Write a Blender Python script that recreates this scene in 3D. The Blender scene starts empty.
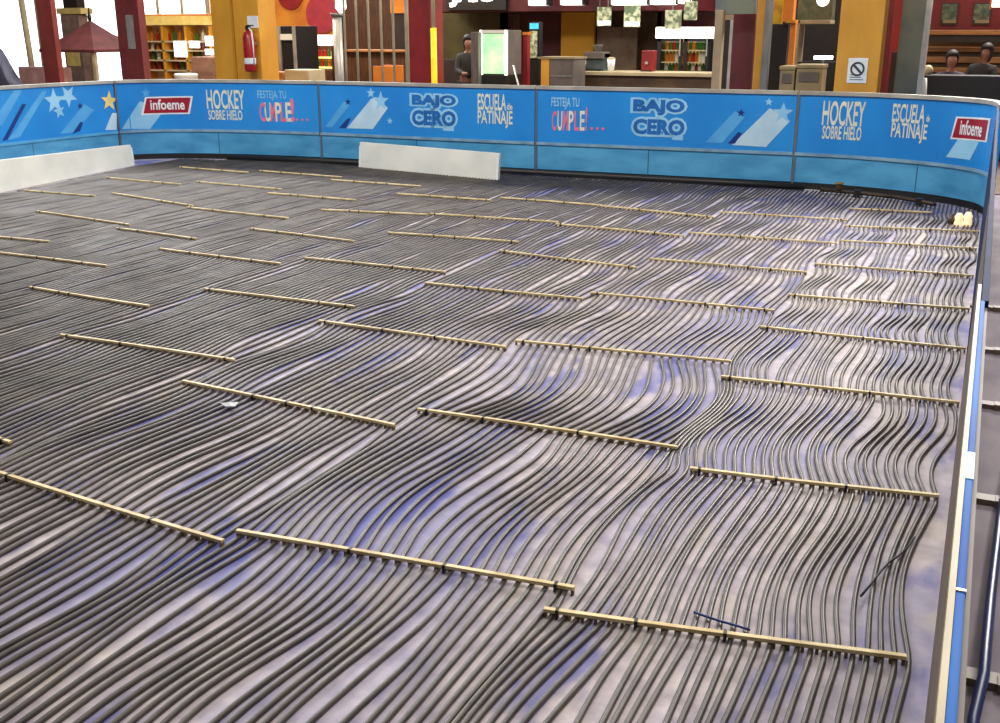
import bpy, bmesh, math, random
import numpy as np
from mathutils import Vector, Matrix
random.seed(7); rng = np.random.default_rng(7)
PI = math.pi
S = bpy.context.scene
COL = S.collection

# ------------------------------------------------------------------ camera
F, A, H = 1050.0, 331.0, 1.73
P = math.atan(A / F); YAW = math.atan(490 / math.hypot(F, A))
fwd = Vector((-math.sin(YAW) * math.cos(P), math.cos(YAW) * math.cos(P), -math.sin(P)))
rt = Vector((math.cos(YAW), math.sin(YAW), 0)); up = rt.cross(fwd)
EYE = Vector((0, 0, H))
cd = bpy.data.cameras.new('camera'); cam = bpy.data.objects.new('camera', cd); COL.objects.link(cam)
cd.sensor_width = 36; cd.lens = 36 * F / 1000; cd.clip_start = 0.05; cd.clip_end = 300
cam.matrix_world = Matrix(((rt.x, up.x, -fwd.x, EYE.x), (rt.y, up.y, -fwd.y, EYE.y), (rt.z, up.z, -fwd.z, EYE.z), (0, 0, 0, 1)))
S.camera = cam
def ray(x, y): return fwd * F + rt * (x - 500) - up * (y - 361.5)
def gnd(x, y, z=0.0):
    d = ray(x, y); return EYE + d * ((z - H) / d.z)
def atY(x, y, Y):
    d = ray(x, y); return EYE + d * (Y / d.y)
def XX(px, Y, py=50): return atY(px, py, Y).x
def ZZ(py, Y, px): return atY(px, py, Y).z

# ------------------------------------------------------------------ materials
def lin(c):
    return tuple(((v / 255) / 12.92 if v / 255 <= .04045 else ((v / 255 + .055) / 1.055) ** 2.4) for v in c)
MATS = {}
def mat(name, c, c2=None, rough=.6, metal=0, scale=6.0, lo=.35, hi=.65, stretch=(1, 1, 1), bump=0, spec=.5, emit=None, es=1.0, detail=4):
    if name in MATS: return MATS[name]
    m = bpy.data.materials.new(name); m.use_nodes = True; nt = m.node_tree; n = nt.nodes; l = nt.links
    b = n['Principled BSDF']; b.inputs['Roughness'].default_value = rough; b.inputs['Metallic'].default_value = metal
    b.inputs['Specular IOR Level'].default_value = spec
    if c2 is None: c2 = tuple(max(0, v * .88) for v in c)
    tc = n.new('ShaderNodeTexCoord'); mp = n.new('ShaderNodeMapping'); mp.inputs['Scale'].default_value = stretch
    nz = n.new('ShaderNodeTexNoise'); nz.inputs['Scale'].default_value = scale; nz.inputs['Detail'].default_value = detail
    cr = n.new('ShaderNodeValToRGB'); cr.color_ramp.elements[0].position = lo; cr.color_ramp.elements[1].position = hi
    cr.color_ramp.elements[0].color = (*lin(c2), 1); cr.color_ramp.elements[1].color = (*lin(c), 1)
    l.new(tc.outputs['Object'], mp.inputs['Vector']); l.new(mp.outputs['Vector'], nz.inputs['Vector'])
    l.new(nz.outputs['Fac'], cr.inputs['Fac']); l.new(cr.outputs['Color'], b.inputs['Base Color'])
    if bump:
        bp = n.new('ShaderNodeBump'); bp.inputs['Strength'].default_value = bump; bp.inputs['Distance'].default_value = .01
        l.new(nz.outputs['Fac'], bp.inputs['Height']); l.new(bp.outputs['Normal'], b.inputs['Normal'])
    if emit is not None:
        b.inputs['Emission Strength'].default_value = es
        l.new(cr.outputs['Color'], b.inputs['Emission Color'])
    MATS[name] = m; return m

def floor_mat():
    m = mat('rink_floor', (204, 192, 192), (162, 152, 158), rough=.6, scale=9, detail=8, spec=.35)
    nt = m.node_tree; n = nt.nodes; l = nt.links; b = n['Principled BSDF']
    cr = [x for x in n if x.type == 'VALTORGB'][0]; tc = [x for x in n if x.type == 'TEX_COORD'][0]
    def patch(scale, lo, hi, colr, prev, strength, stretch=(1, .45, 1)):
        mp = n.new('ShaderNodeMapping'); mp.inputs['Scale'].default_value = stretch
        z = n.new('ShaderNodeTexNoise'); z.inputs['Scale'].default_value = scale; z.inputs['Detail'].default_value = 6
        r = n.new('ShaderNodeMapRange'); r.inputs[1].default_value = lo; r.inputs[2].default_value = hi; r.inputs[4].default_value = strength
        mx = n.new('ShaderNodeMix'); mx.data_type = 'RGBA'; mx.inputs[7].default_value = (*lin(colr), 1)
        l.new(tc.outputs['Object'], mp.inputs['Vector']); l.new(mp.outputs['Vector'], z.inputs['Vector']); l.new(z.outputs['Fac'], r.inputs[0])
        l.new(r.outputs[0], mx.inputs[0]); l.new(prev, mx.inputs[6]); return mx.outputs[2]
    c = patch(1.3, .44, .62, (116, 116, 172), cr.outputs['Color'], .65)
    c = patch(4.6, .535, .63, (46, 62, 165), c, .6, (1, .3, 1))
    c = patch(5.5, .56, .66, (190, 178, 160), c, .5)
    l.new(c, b.inputs['Base Color'])
    return m

def pipe_mat():
    m = mat('pipe_rubber', (88, 79, 69), (58, 51, 45), rough=.42, scale=5, spec=.5, detail=5)
    return m

M_pipe = pipe_mat()
M_cream = mat('batten_cream', (238, 218, 166), (204, 178, 122), rough=.55, scale=14)
M_tooth = mat('batten_tooth', (150, 120, 70), (95, 75, 45), rough=.6, scale=20)
M_tie = mat('black_tie', (28, 26, 26), rough=.5)
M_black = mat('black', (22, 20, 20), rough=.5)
M_alu = mat('aluminium', (200, 196, 184), (165, 160, 150), rough=.4, metal=.5, scale=3)
M_steel = mat('steel', (140, 138, 128), (112, 110, 104), rough=.4, metal=.6, scale=4, stretch=(4, 4, .6))
M_banner = mat('banner_blue', (36, 140, 216), (30, 126, 204), rough=.35, scale=1.2, spec=.5)
M_kick = mat('kick_blue', (84, 162, 206), (58, 134, 180), rough=.5, scale=2.2, stretch=(1, 1, 2.5), detail=7)
M_lblue = mat('light_blue_print', (150, 202, 232), (128, 186, 224), rough=.4, scale=3)
M_mblue = mat('mid_blue_print', (88, 168, 222), (72, 152, 212), rough=.4, scale=3)
M_pblue = mat('pale_print', (188, 214, 228), (168, 200, 220), rough=.4, scale=4)
M_navy = mat('navy_print', (16, 50, 130), rough=.4)
M_dblue = mat('logo_blue', (30, 104, 178), rough=.4)
M_white = mat('white_print', (232, 234, 232), (214, 220, 222), rough=.4)
M_ivory = mat('ivory_print', (222, 222, 196), (200, 206, 190), rough=.4)
M_pink = mat('pink_print', (226, 120, 150), (210, 104, 138), rough=.4)
M_redp = mat('red_print', (160, 18, 46), (140, 14, 38), rough=.4)
M_yelp = mat('yellow_print', (236, 214, 130), rough=.4)
M_board = mat('white_board', (226, 226, 216), (206, 208, 200), rough=.5, scale=2)
M_plank = mat('side_board', (132, 114, 100), (104, 90, 80), rough=.6, scale=5, stretch=(4, .6, 4), detail=6)
M_trim = mat('cream_trim', (196, 180, 138), (168, 150, 112), rough=.5, scale=5, stretch=(6, 1, 6))
M_rail = mat('blue_rail', (52, 122, 204), (32, 92, 178), rough=.6, scale=2.0, spec=.12)
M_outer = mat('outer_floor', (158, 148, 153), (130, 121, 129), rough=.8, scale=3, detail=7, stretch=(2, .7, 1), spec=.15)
M_mall = mat('mall_floor', (120, 92, 76), (96, 72, 60), rough=.35, scale=4)
M_strip = mat('floor_strip', (130, 112, 92), (104, 90, 76), rough=.5, scale=8)  # tan for the strips that stand in for reflected spacer bars
M_hose = mat('navy_hose', (16, 40, 104), (12, 28, 78), rough=.35)
M_yel = mat('yellow_paint', (212, 152, 44), (196, 136, 32), rough=.55, scale=3, stretch=(1, 1, .5))
M_yeld = mat('yellow_dim', (186, 132, 24), (170, 116, 20), rough=.55, scale=3)
M_maroon = mat('maroon_paint', (126, 52, 46), (108, 40, 38), rough=.5, scale=3)
M_red = mat('red_paint', (142, 22, 20), (116, 16, 16), rough=.5, scale=3)
M_drk = mat('dark_red', (88, 14, 22), (66, 10, 18), rough=.5, scale=4)
M_wood = mat('dark_wood', (92, 54, 26), (58, 32, 16), rough=.5, scale=5, stretch=(5, 5, .7))
M_wood2 = mat('rail_wood', (176, 118, 62), (140, 88, 42), rough=.5, scale=5, stretch=(.7, 5, 5))
M_orange = mat('orange_wall', (206, 132, 34), (186, 104, 24), rough=.6, scale=2)
M_olive = mat('olive_wall', (96, 84, 24), (70, 60, 18), rough=.6, scale=2)
M_dark = mat('dark_wall', (44, 30, 24), (30, 20, 18), rough=.6, scale=3)
M_brown = mat('brown_wall', (98, 72, 40), (72, 50, 28), rough=.6, scale=3)
M_tan = mat('tan_box', (192, 176, 140), (176, 160, 124), rough=.6, scale=4)
M_grey = mat('grey_box', (98, 88, 80), (80, 72, 66), rough=.6, scale=4)
M_khaki = mat('khaki_bin', (142, 126, 88), (124, 110, 76), rough=.5, scale=4)
M_beige = mat('beige_post', (158, 142, 112), (140, 124, 96), rough=.5, scale=4)
M_glow = mat('sign_glow', (255, 252, 244), (255, 248, 236), emit=1, es=2.2)
M_screen = mat('screen_glow', (150, 236, 168), (222, 252, 196), emit=1, es=.62, scale=2.2)
M_day = mat('daylight_pane', (255, 255, 255), (250, 252, 255), emit=1, es=2.6)
M_warm = mat('warm_glow', (255, 226, 150), (255, 206, 110), emit=1, es=1.3)
M_cyan = mat('cyan_glow', (90, 200, 226), (60, 176, 210), emit=1, es=.9)
M_shelfglow = mat('fridge_inside', (216, 200, 120), (120, 130, 70), emit=1, es=.35, scale=9)
M_yglow = mat('yellow_tube', (250, 214, 40), (240, 190, 20), emit=1, es=.5)
M_photo = mat('menu_print', (214, 222, 190), (110, 130, 96), rough=.4, scale=14, lo=.42, hi=.58)
M_photod = mat('framed_print', (96, 110, 84), (52, 62, 46), rough=.4, scale=12)
M_skin = mat('skin', (138, 92, 74), (122, 80, 64), rough=.5)
M_hair = mat('hair', (34, 24, 22), rough=.6)
M_cloth = mat('dark_cloth', (52, 44, 58), (38, 32, 46), rough=.8)
M_cloth2 = mat('black_cloth', (34, 32, 30), rough=.8)
M_ext = mat('extinguisher_red', (168, 22, 22), (140, 16, 18), rough=.3)
M_tarp = mat('grey_tarp', (58, 55, 76), (38, 37, 54), rough=.6, scale=3)
M_roofr = mat('canopy_red', (110, 48, 44), (86, 36, 34), rough=.7, scale=4)
M_kiosk = mat('kiosk_wall', (150, 128, 116), (120, 100, 92), rough=.6, scale=5)
M_lowpink = mat('low_wall_pink', (196, 158, 158), (170, 126, 124), rough=.6, scale=4)
M_copper = mat('copper', (74, 54, 34), (36, 28, 20), rough=.5, metal=.2, scale=6)
M_glint = mat('bright_fitting', (255, 226, 180), (250, 214, 160), rough=.2, metal=.2, emit=1, es=.9)  # emission stands in for light glinting off the fittings
BOT = [mat('bottle_%s' % n, c, rough=.2) for n, c in (('amber', (176, 106, 30)), ('green', (60, 96, 40)), ('clear', (206, 204, 186)), ('red', (150, 40, 28)))]

# ------------------------------------------------------------------ helpers
def link(name, me, m, parent=None):
    o = bpy.data.objects.new(name, me); COL.objects.link(o)
    if m is not None:
        for x in (m if isinstance(m, (list, tuple)) else [m]): me.materials.append(x)
    if parent is not None: o.parent = parent
    return o
def obj(name, bm, m, parent=None, smooth=False, loc=None):
    me = bpy.data.meshes.new(name)
    bmesh.ops.recalc_face_normals(bm, faces=bm.faces); bm.to_mesh(me); bm.free()
    if smooth:
        for p in me.polygons: p.use_smooth = True
    o = link(name, me, m, parent)
    if loc: o.location = loc
    return o
def tag(o, label, cat, group=None, kind=None):
    if label: o['label'] = label
    if cat: o['category'] = cat
    if group: o['group'] = group
    if kind: o['kind'] = kind
    return o
def thing(name, label, cat, group=None, loc=(0, 0, 0)):
    o = bpy.data.objects.new(name, None); COL.objects.link(o); o.location = loc; o.empty_display_size = .1
    return tag(o, label, cat, group)
def st(o): o['kind'] = 'structure'; return o
def box(bm, x0, x1, y0, y1, z0, z1, bev=0.0):
    r = bmesh.ops.create_cube(bm, size=1, matrix=Matrix.Translation(((x0 + x1) / 2, (y0 + y1) / 2, (z0 + z1) / 2)) @ Matrix.Diagonal((abs(x1 - x0), abs(y1 - y0), abs(z1 - z0), 1)))
    if bev:
        es = list({e for v in r['verts'] for e in v.link_edges})
        bmesh.ops.bevel(bm, geom=es, offset=bev, segments=2, affect='EDGES', profile=.7)
    return bm
def B(*a, **k): return box(bmesh.new(), *a, **k)
def lathe(bm, prof, c=(0, 0, 0), seg=14):
    rings = []
    for r, z in prof:
        rings.append([bm.verts.new((c[0] + r * math.cos(2 * PI * i / seg), c[1] + r * math.sin(2 * PI * i / seg), c[2] + z)) for i in range(seg)])
    for a, b in zip(rings, rings[1:]):
        for i in range(seg): bm.faces.new((a[i], a[(i + 1) % seg], b[(i + 1) % seg], b[i]))
    bm.faces.new(rings[0][::-1]); bm.faces.new(rings[-1]); return bm
def tube_mesh(name, pts, r, seg=8):
    p = np.asarray(pts, float); n = len(p)
    t = np.gradient(p, axis=0); t /= np.linalg.norm(t, axis=1)[:, None]
    ref = np.array([0, 0, 1.0]); a = np.cross(t, ref); ln = np.linalg.norm(a, axis=1)
    a[ln < 1e-3] = (1, 0, 0); a /= np.linalg.norm(a, axis=1)[:, None]; b = np.cross(a, t)
    ang = np.arange(seg) * 2 * PI / seg + PI / seg
    v = p[:, None, :] + r * (np.cos(ang)[None, :, None] * a[:, None, :] + np.sin(ang)[None, :, None] * b[:, None, :])
    v = v.reshape(-1, 3); i = np.arange(n - 1)[:, None] * seg; j = np.arange(seg)[None, :]; j2 = (j + 1) % seg
    f = np.stack([i + j, i + j2, i + seg + j2, i + seg + j], -1).reshape(-1, 4)
    me = bpy.data.meshes.new(name)
    faces = f.tolist() + [list(range(seg))[::-1], list(range((n - 1) * seg, n * seg))]
    me.from_pydata(v.tolist(), [], faces); me.update()
    me.polygons.foreach_set('use_smooth', [True] * len(faces))
    return me
def tube(name, pts, r, m, parent=None, seg=8): return link(name, tube_mesh(name, pts, r, seg), m, parent)

# ------------------------------------------------------------------ setting: floors
YB_ = -.0100
fr = st(obj('floor_rink', B(-13, .052, -1.5, 12.9, -.06, 0), floor_mat())); fr.rotation_euler.z = YB_
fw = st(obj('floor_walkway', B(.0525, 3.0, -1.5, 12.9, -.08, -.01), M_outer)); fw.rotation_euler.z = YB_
st(obj('floor_mall', B(-45, 14, 12.9, 40, -.06, 0), M_mall))

# ------------------------------------------------------------------ rink wall path (ground polyline, inner face)
def smooth_path(pts, n=24):
    out = []
    for i in range(len(pts) - 1):
        p0 = Vector(pts[max(i - 1, 0)]); p1 = Vector(pts[i]); p2 = Vector(pts[i + 1]); p3 = Vector(pts[min(i + 2, len(pts) - 1)])
        for k in range(n):
            t = k / n
            out.append(.5 * ((2 * p1) + (p2 - p0) * t + (2 * p0 - 5 * p1 + 4 * p2 - p3) * t * t + (3 * p1 - p0 - 3 * p2 + p3) * t ** 3))
    out.append(Vector(pts[-1])); return out
WP = smooth_path([(-10.9, 3.0), (-10.9, 6), (-10.9, 9), (-10.85, 11.0), (-10.55, 11.72), (-9.6, 12.12), (-8.19, 12.3), (-6.5, 12.3), (-4.96, 12.32), (-3.4, 12.38), (-1.9, 12.42), (-1.1, 12.34), (-.42, 12.06), (.0, 11.7), (.15, 11.3), (.18, 10.85)])
WS = [0.0]
for a, b in zip(WP, WP[1:]): WS.append(WS[-1] + (b - a).length)
def wpt(s, off, z):
    s = min(max(s, 0), WS[-1] - 1e-6); i = int(np.searchsorted(WS, s, side='right')) - 1; i = min(max(i, 0), len(WP) - 2)
    t = (s - WS[i]) / (WS[i + 1] - WS[i]); p = WP[i].lerp(WP[i + 1], t)
    # smooth inward normal
    def nrm(k):
        a = WP[max(k - 1, 0)]; b = WP[min(k + 1, len(WP) - 1)]; d = (b - a).normalized(); return Vector((d.y, -d.x))
    nn = nrm(i).lerp(nrm(i + 1), t).normalized()
    return Vector((p.x + nn.x * off, p.y + nn.y * off, z))
def pix(px, py):
    d = ray(px, py)
    for i in range(len(WP) - 1):
        a = WP[i]; b = WP[i + 1]; e = b - a
        det = d.x * (-e.y) - d.y * (-e.x)
        if abs(det) < 1e-9: continue
        k = (a.x * (-e.y) - a.y * (-e.x)) / det; u = (d.x * a.y - d.y * a.x) / det
        if k > 0 and -1e-6 <= u <= 1 + 1e-6:
            return WS[i] + u * (WS[i + 1] - WS[i]), (EYE + d * k).z
    return None
def ribbon(s0, s1, z0, z1, o0, o1):
    n = max(2, int((s1 - s0) / .12)); bm = bmesh.new(); rows = []
    for i in range(n + 1):
        s = s0 + (s1 - s0) * i / n
        rows.append([bm.verts.new(wpt(s, o, z)) for o, z in ((o0, z0), (o1, z0), (o1, z1), (o0, z1))])
    for a, b in zip(rows, rows[1:]):
        for k in range(4): bm.faces.new((a[k], a[(k + 1) % 4], b[(k + 1) % 4], b[k]))
    bm.faces.new(rows[0]); bm.faces.new(rows[-1][::-1]); return bm
def wrap(bm, off):
    """cut a flat (s, z) shape every few centimetres along the wall and lay it on the curved banner"""
    xs = [v.co.x for v in bm.verts]; x = math.floor(min(xs) / .06) * .06
    while x < max(xs):
        bmesh.ops.bisect_plane(bm, geom=bm.verts[:] + bm.edges[:] + bm.faces[:], plane_co=(x, 0, 0), plane_no=(1, 0, 0)); x += .06
    for v in bm.verts: v.co = wpt(v.co.x, off, v.co.y)
def decal(name, polys, off, m, parent):
    """flat printed shapes given as lists of (s, z), 2 mm proud of the banner"""
    for poly in polys:
        bm = bmesh.new()
        bm.faces.new([bm.verts.new((s, z, 0)) for s, z in poly])
        bmesh.ops.triangulate(bm, faces=bm.faces)
        wrap(bm, off); o = obj(name, bm, m, parent)
    return o
def text_polys(txt, offset):
    cu = bpy.data.curves.new('t', 'FONT'); cu.body = txt; cu.size = 1; cu.offset = offset; cu.resolution_u = 3; cu.fill_mode = 'FRONT'
    to = bpy.data.objects.new('t', cu); COL.objects.link(to)
    dg = bpy.context.evaluated_depsgraph_get(); me = to.evaluated_get(dg).to_mesh()
    vs = [tuple(v.co) for v in me.vertices]; fs = [tuple(p.vertices) for p in me.polygons]
    to.evaluated_get(dg).to_mesh_clear(); bpy.data.objects.remove(to); bpy.data.curves.remove(cu)
    return vs, fs
def lettering(name, txt, p00, p11, off, m, parent, offset=.03, ref=None, skew=0.0):
    """print txt into the box from pixel p00 (lower left) to p11 (upper right) on the banner"""
    s0, z0 = pix(*p00); s1, z1 = pix(*p11)
    vs, fs = text_polys(txt, offset)
    rv = text_polys(txt if ref is None else ref, 0 if ref is None else 0)[0]
    x0 = min(v[0] for v in rv); x1 = max(v[0] for v in rv); y0 = min(v[1] for v in rv); y1 = max(v[1] for v in rv)
    bm = bmesh.new(); q = []
    for x, y, _ in vs:
        u = (x - x0) / (x1 - x0); w = (y - y0) / (y1 - y0)
        q.append(bm.verts.new((s0 + (s1 - s0) * u + skew * w, z0 + (z1 - z0) * w, 0)))
    for f in fs:
        try: bm.faces.new([q[i] for i in f])
        except ValueError: pass
    wrap(bm, off); return obj(name, bm, m, parent)
def star(cx, cy, r, r2=.42, n=5, rot=.3):
    s0, z0 = pix(cx, cy); k = []
    for i in range(2 * n):
        a = rot + PI * i / n; q = r if i % 2 == 0 else r * r2
        k.append((s0 + q * math.cos(a), z0 + q * math.sin(a)))
    return k
def ppoly(pts): return [pix(*p) for p in pts]

# panel boundaries along the wall
SB = [pix(-60, 110)[0] if pix(-60, 110) else 3.0, pix(117.5, 120)[0], pix(319.5, 120)[0], pix(535.5, 120)[0], pix(796.5, 120)[0], WS[-1]]
ZR0, ZR1, ZA, ZK = 1.045, 1.085, .41, .075
INFO = [('blue rink barrier panel with streak stripes and small stars behind the long white board', 'rink barrier panel'),
        ('blue rink barrier panel with a red label before HOCKEY, next to the stars panel', 'rink barrier panel'),
        ('blue rink barrier panel standing directly behind the lone upright white board, with ESCUELA lettering', 'rink barrier panel'),
        ('blue rink barrier panel with pink CUMPLE lettering, next to the curved corner panel', 'rink barrier panel'),
        ('curved blue rink barrier panel reading HOCKEY and ESCUELA with a red label at the corner', 'rink barrier panel')]
panels = []
for i in range(5):
    a, b = SB[i] + .012, SB[i + 1] - .012
    t = thing('rink_barrier_panel', INFO[i][0], INFO[i][1], 'rink barrier panels around the far end')
    ban = obj('advert_banner', ribbon(a, b, ZA, ZR0, -.04, 0), M_banner, t)
    k = obj('kick_panel', ribbon(a, b, ZK, ZA - .035, -.045, -.006), M_kick, t)
    obj('ledge', ribbon(a, b, ZA - .035, ZA, -.04, .010), mat('ledge_grey', (132, 168, 190), (104, 140, 166), rough=.5) if i else M_kick, t)
    obj('top_rail', ribbon(a, b, ZR0, ZR1, -.06, .02), M_alu, t)
    obj('rubber_skirting', ribbon(a, b, 0.001, ZK, -.05, -.012), M_black, t)  # black strip stands in for the shadow under the kick panel
    if i: obj('joint_post', ribbon(a - .012, a + .010, .02, ZR0, -.06, .010), mat('joint_grey', (96, 104, 112), rough=.5), t)
    sm_ = a + (b - a) * (.47 if i != 3 else .46)
    obj('kick_seam', ribbon(sm_ - .006, sm_ + .006, ZK + .005, ZA - .04, -.02, -.0045), mat('seam_blue', (40, 92, 128), rough=.6), t)
    panels.append((t, ban))
# prints ---------------------------------------------------------------
def comet(ban, pts, m): return decal('comet_stripe', [ppoly(p) for p in pts], .003, m, ban)
# panel with stripes and stars (left wall)
bn = panels[0][1]
decal('comet_stripe', [ppoly([(-8, 122), (14, 90), (22, 90), (2, 126)]), ppoly([(8, 140), (42, 91), (47, 91), (20, 137)]), ppoly([(60, 134), (84, 104), (94, 110), (76, 132)])], .003, M_mblue, bn)
decal('navy_stripe', [ppoly([(2, 141), (22, 104), (26, 104), (7, 140)]), ppoly([(72, 134), (80, 122), (83, 122), (80, 131)]), star(80, 106, .05)], .004, M_navy, bn)
decal('star_print', [star(54, 101, .17), star(68, 96, .15, rot=.9), star(59, 111, .10, rot=.5)], .0045, M_lblue, bn)
decal('gold_star', [star(109, 101, .14, rot=.2)], .0045, M_yelp, bn)
decal('gold_stripe', [ppoly([(105, 130), (112, 113), (116.5, 113), (116.5, 130)])], .0035, M_pblue, bn)
# panel with red label, HOCKEY, CUMPLE
bn = panels[1][1]
decal('comet_stripe', [ppoly([(122, 129), (140, 101), (163, 112), (150, 129)])], .003, M_lblue, bn)
decal('comet_tip', [star(146, 93, .07)], .0035, M_mblue, bn)
decal('label_border', [ppoly([(141, 115), (145, 97), (193, 96), (190, 114)])], .0045, M_white, bn)
decal('red_label', [ppoly([(143.5, 113.5), (146.5, 98.5), (191, 97.5), (188, 112.5)])], .006, M_redp, bn)
lettering('lettering', 'infoeme', (151, 109.6), (184, 99.5), .0075, M_white, bn, .02, ref='infoeme')
lettering('lettering', 'HOCKEY', (207.5, 108.5), (243.5, 90.5), .004, M_ivory, bn, .02)
lettering('lettering', 'SOBRE HIELO', (209, 119.5), (242, 110.5), .004, M_ivory, bn, .02)
lettering('lettering', 'FESTEJA TU', (258, 100.5), (286, 91), .004, M_lblue, bn, .01)
def cumple(bn, x, y0, y1, w, dx):
    for i, ch in enumerate('CUMPLE!'):
        lettering('lettering', ch, (x + dx * i, y0 + .004 * i), (x + dx * i + (w if ch != '!' else w * .35), y1 - (4 if ch == '!' else 0)), .004, (M_pink if i in (0, 2, 4, 6) else M_ivory), bn, .02)
    decal('lettering_dot', [[(pix(x + dx * (6.9 + j), y0 - .3)[0] + q, pix(x + dx * 7, y0 - .3)[1] + r) for q, r in ((0, 0), (.03, 0), (.03, .03), (0, .03))] for j in range(3)], .004, M_pink, bn)
cumple(bn, 260.5, 121, 103, 4.6, 5.2)
# panel behind white board
bn = panels[2][1]
decal('comet_stripe', [ppoly([(325, 127), (344, 101), (350, 105), (332, 127.5)])], .003, M_mblue, bn)
decal('navy_stripe', [ppoly([(339, 128), (347, 119), (351, 118), (346, 128)]), star(348, 102, .05)], .0035, M_navy, bn)
decal('pale_comet', [ppoly([(347, 128.3), (371, 99), (376, 97), (388, 108), (373, 129)])], .003, M_pblue, bn)
decal('star_print', [star(381, 101, .13), star(371, 93, .07), star(390, 121, .05)], .0045, M_lblue, bn)
def bajo(bn, xa, xb, y):
    # halo first, dark letters over it
    for (w, (ya, yb)) in (('BAJO', y[0]), ('CERO', y[1])):
        lettering('logo_halo', w, (xa, ya[0]), (xb, ya[1]) if False else (xb, yb), .003, M_lblue, bn, .13, ref=w)
        lettering('logo_lettering', w, (xa, ya[0]), (xb, yb), .0045, M_dblue, bn, .03, ref=w)
def logo(bn, xa, xb, t0, t1, c0, c1, sl):
    for w, (yb, yt) in (('BAJO', (t1, t0)), ('CERO', (c1, c0))):
        lettering('logo_halo', w, (xa, yb), (xb, yt + sl), .003, M_lblue, bn, .17, ref=w)
        lettering('logo_lettering', w, (xa, yb), (xb, yt + sl), .0045, M_dblue, bn, .05, ref=w)
    decal('logo_halo', [ppoly([(xb - 12, c1 + 1), (xb - 12, c1 + 6.5 + sl * .3), (xb - 1, c1 + 6.5 + sl), (xb - 1, c1 + 1)])], .0028, M_lblue, bn)
logo(bn, 413, 455, 95.5, 107, 111.5, 124, .6)
lettering('lettering', 'ESCUELA', (478, 109.5), (506, 94.5), .004, M_ivory, bn, .02)
lettering('lettering', 'de', (507, 109.6), (512.5, 103.5), .004, M_ivory, bn, .02)
lettering('lettering', 'PATINAJE', (478, 127), (512.5, 111.5), .004, M_ivory, bn, .02)
# panel CUMPLE + BAJO CERO + comet
bn = panels[3][1]
lettering('lettering', 'FESTEJA TU', (551.5, 108.8), (579.5, 98), .004, M_lblue, bn, .02)
cumple(bn, 552, 130, 111.5, 4.8, 5.6)
logo(bn, 634, 684, 100, 114, 120, 133, 1)
decal('comet_stripe', [ppoly([(705, 142.5), (735, 111), (745, 117), (722, 143)])], .003, M_mblue, bn)
decal('navy_stripe', [ppoly([(728, 143.5), (738, 132), (742, 133), (735, 143.5)]), star(741, 113, .05)], .0035, M_navy, bn)
decal('pale_comet', [ppoly([(732, 145), (770, 108), (790, 121), (766, 147)])], .003, M_pblue, bn)
decal('star_print', [star(783, 113, .12), star(769, 102, .05)], .0045, M_lblue, bn)
# corner panel
bn = panels[4][1]
lettering('lettering', 'HOCKEY', (822, 124.5), (866, 102.5), .004, M_ivory, bn, .02)
lettering('lettering', 'SOBRE HIELO', (822, 138.5), (862, 127.5), .004, M_ivory, bn, .02)
lettering('lettering', 'ESCUELA', (892, 121.5), (926, 105.5), .004, M_ivory, bn, .02)
lettering('lettering', 'de', (926.5, 121.5), (930.5, 115), .004, M_ivory, bn, .02)
lettering('lettering', 'PATINAJE', (890.5, 141), (928, 125), .004, M_ivory, bn, .02)
decal('comet_stripe', [ppoly([(946, 157), (959, 138), (979, 142), (970, 160)])], .003, M_lblue, bn)
decal('label_border', [ppoly([(950.5, 139), (956.5, 116.5), (991, 118.5), (987, 142.5)])], .0045, M_white, bn)
decal('red_label', [ppoly([(952.5, 137.5), (958, 118.2), (989, 120.2), (985.5, 140.6)])], .006, M_redp, bn)
lettering('lettering', 'infoeme', (960, 134), (983.5, 122.3), .0075, M_white, bn, .02)

# ------------------------------------------------------------------ near side barrier
sb = thing('side_barrier', 'low brown barrier with cream edge and glossy blue top running beside the near pipe mat', 'rink barrier')
obj('board_panel', B(.039, .052, -1.2, 5.6, 0.001, 1.05), M_plank, sb)
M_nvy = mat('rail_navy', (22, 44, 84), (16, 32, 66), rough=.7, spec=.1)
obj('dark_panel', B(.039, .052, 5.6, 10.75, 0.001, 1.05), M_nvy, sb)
obj('edge_trim', B(.025, .033, -1.2, 3.1, 1.03, 1.068), M_trim, sb)
sb.rotation_euler.z = YB_
tr = obj('top_rail', B(.0333, .0445, -1.2, 2.9, 1.045, 1.068, bev=.003), M_rail, sb)
obj('dark_rail', B(.035, .054, 2.9, 10.75, 1.045, 1.068, bev=.003), mat('rail_navy', (22, 44, 84), (16, 32, 66), rough=.6, spec=.15), sb)  # far part of the same blue rail, its shading put into the colour
obj('rail_clip', B(.033, .0455, 1.285, 1.293, 1.05, 1.0695, bev=.001), M_alu, sb)  # pale sliver painted in for a highlight on the rail
obj('rail_joint', B(.0325, .0455, 1.66, 1.78, 1.05, 1.0695, bev=.003), M_lblue, sb)
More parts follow.
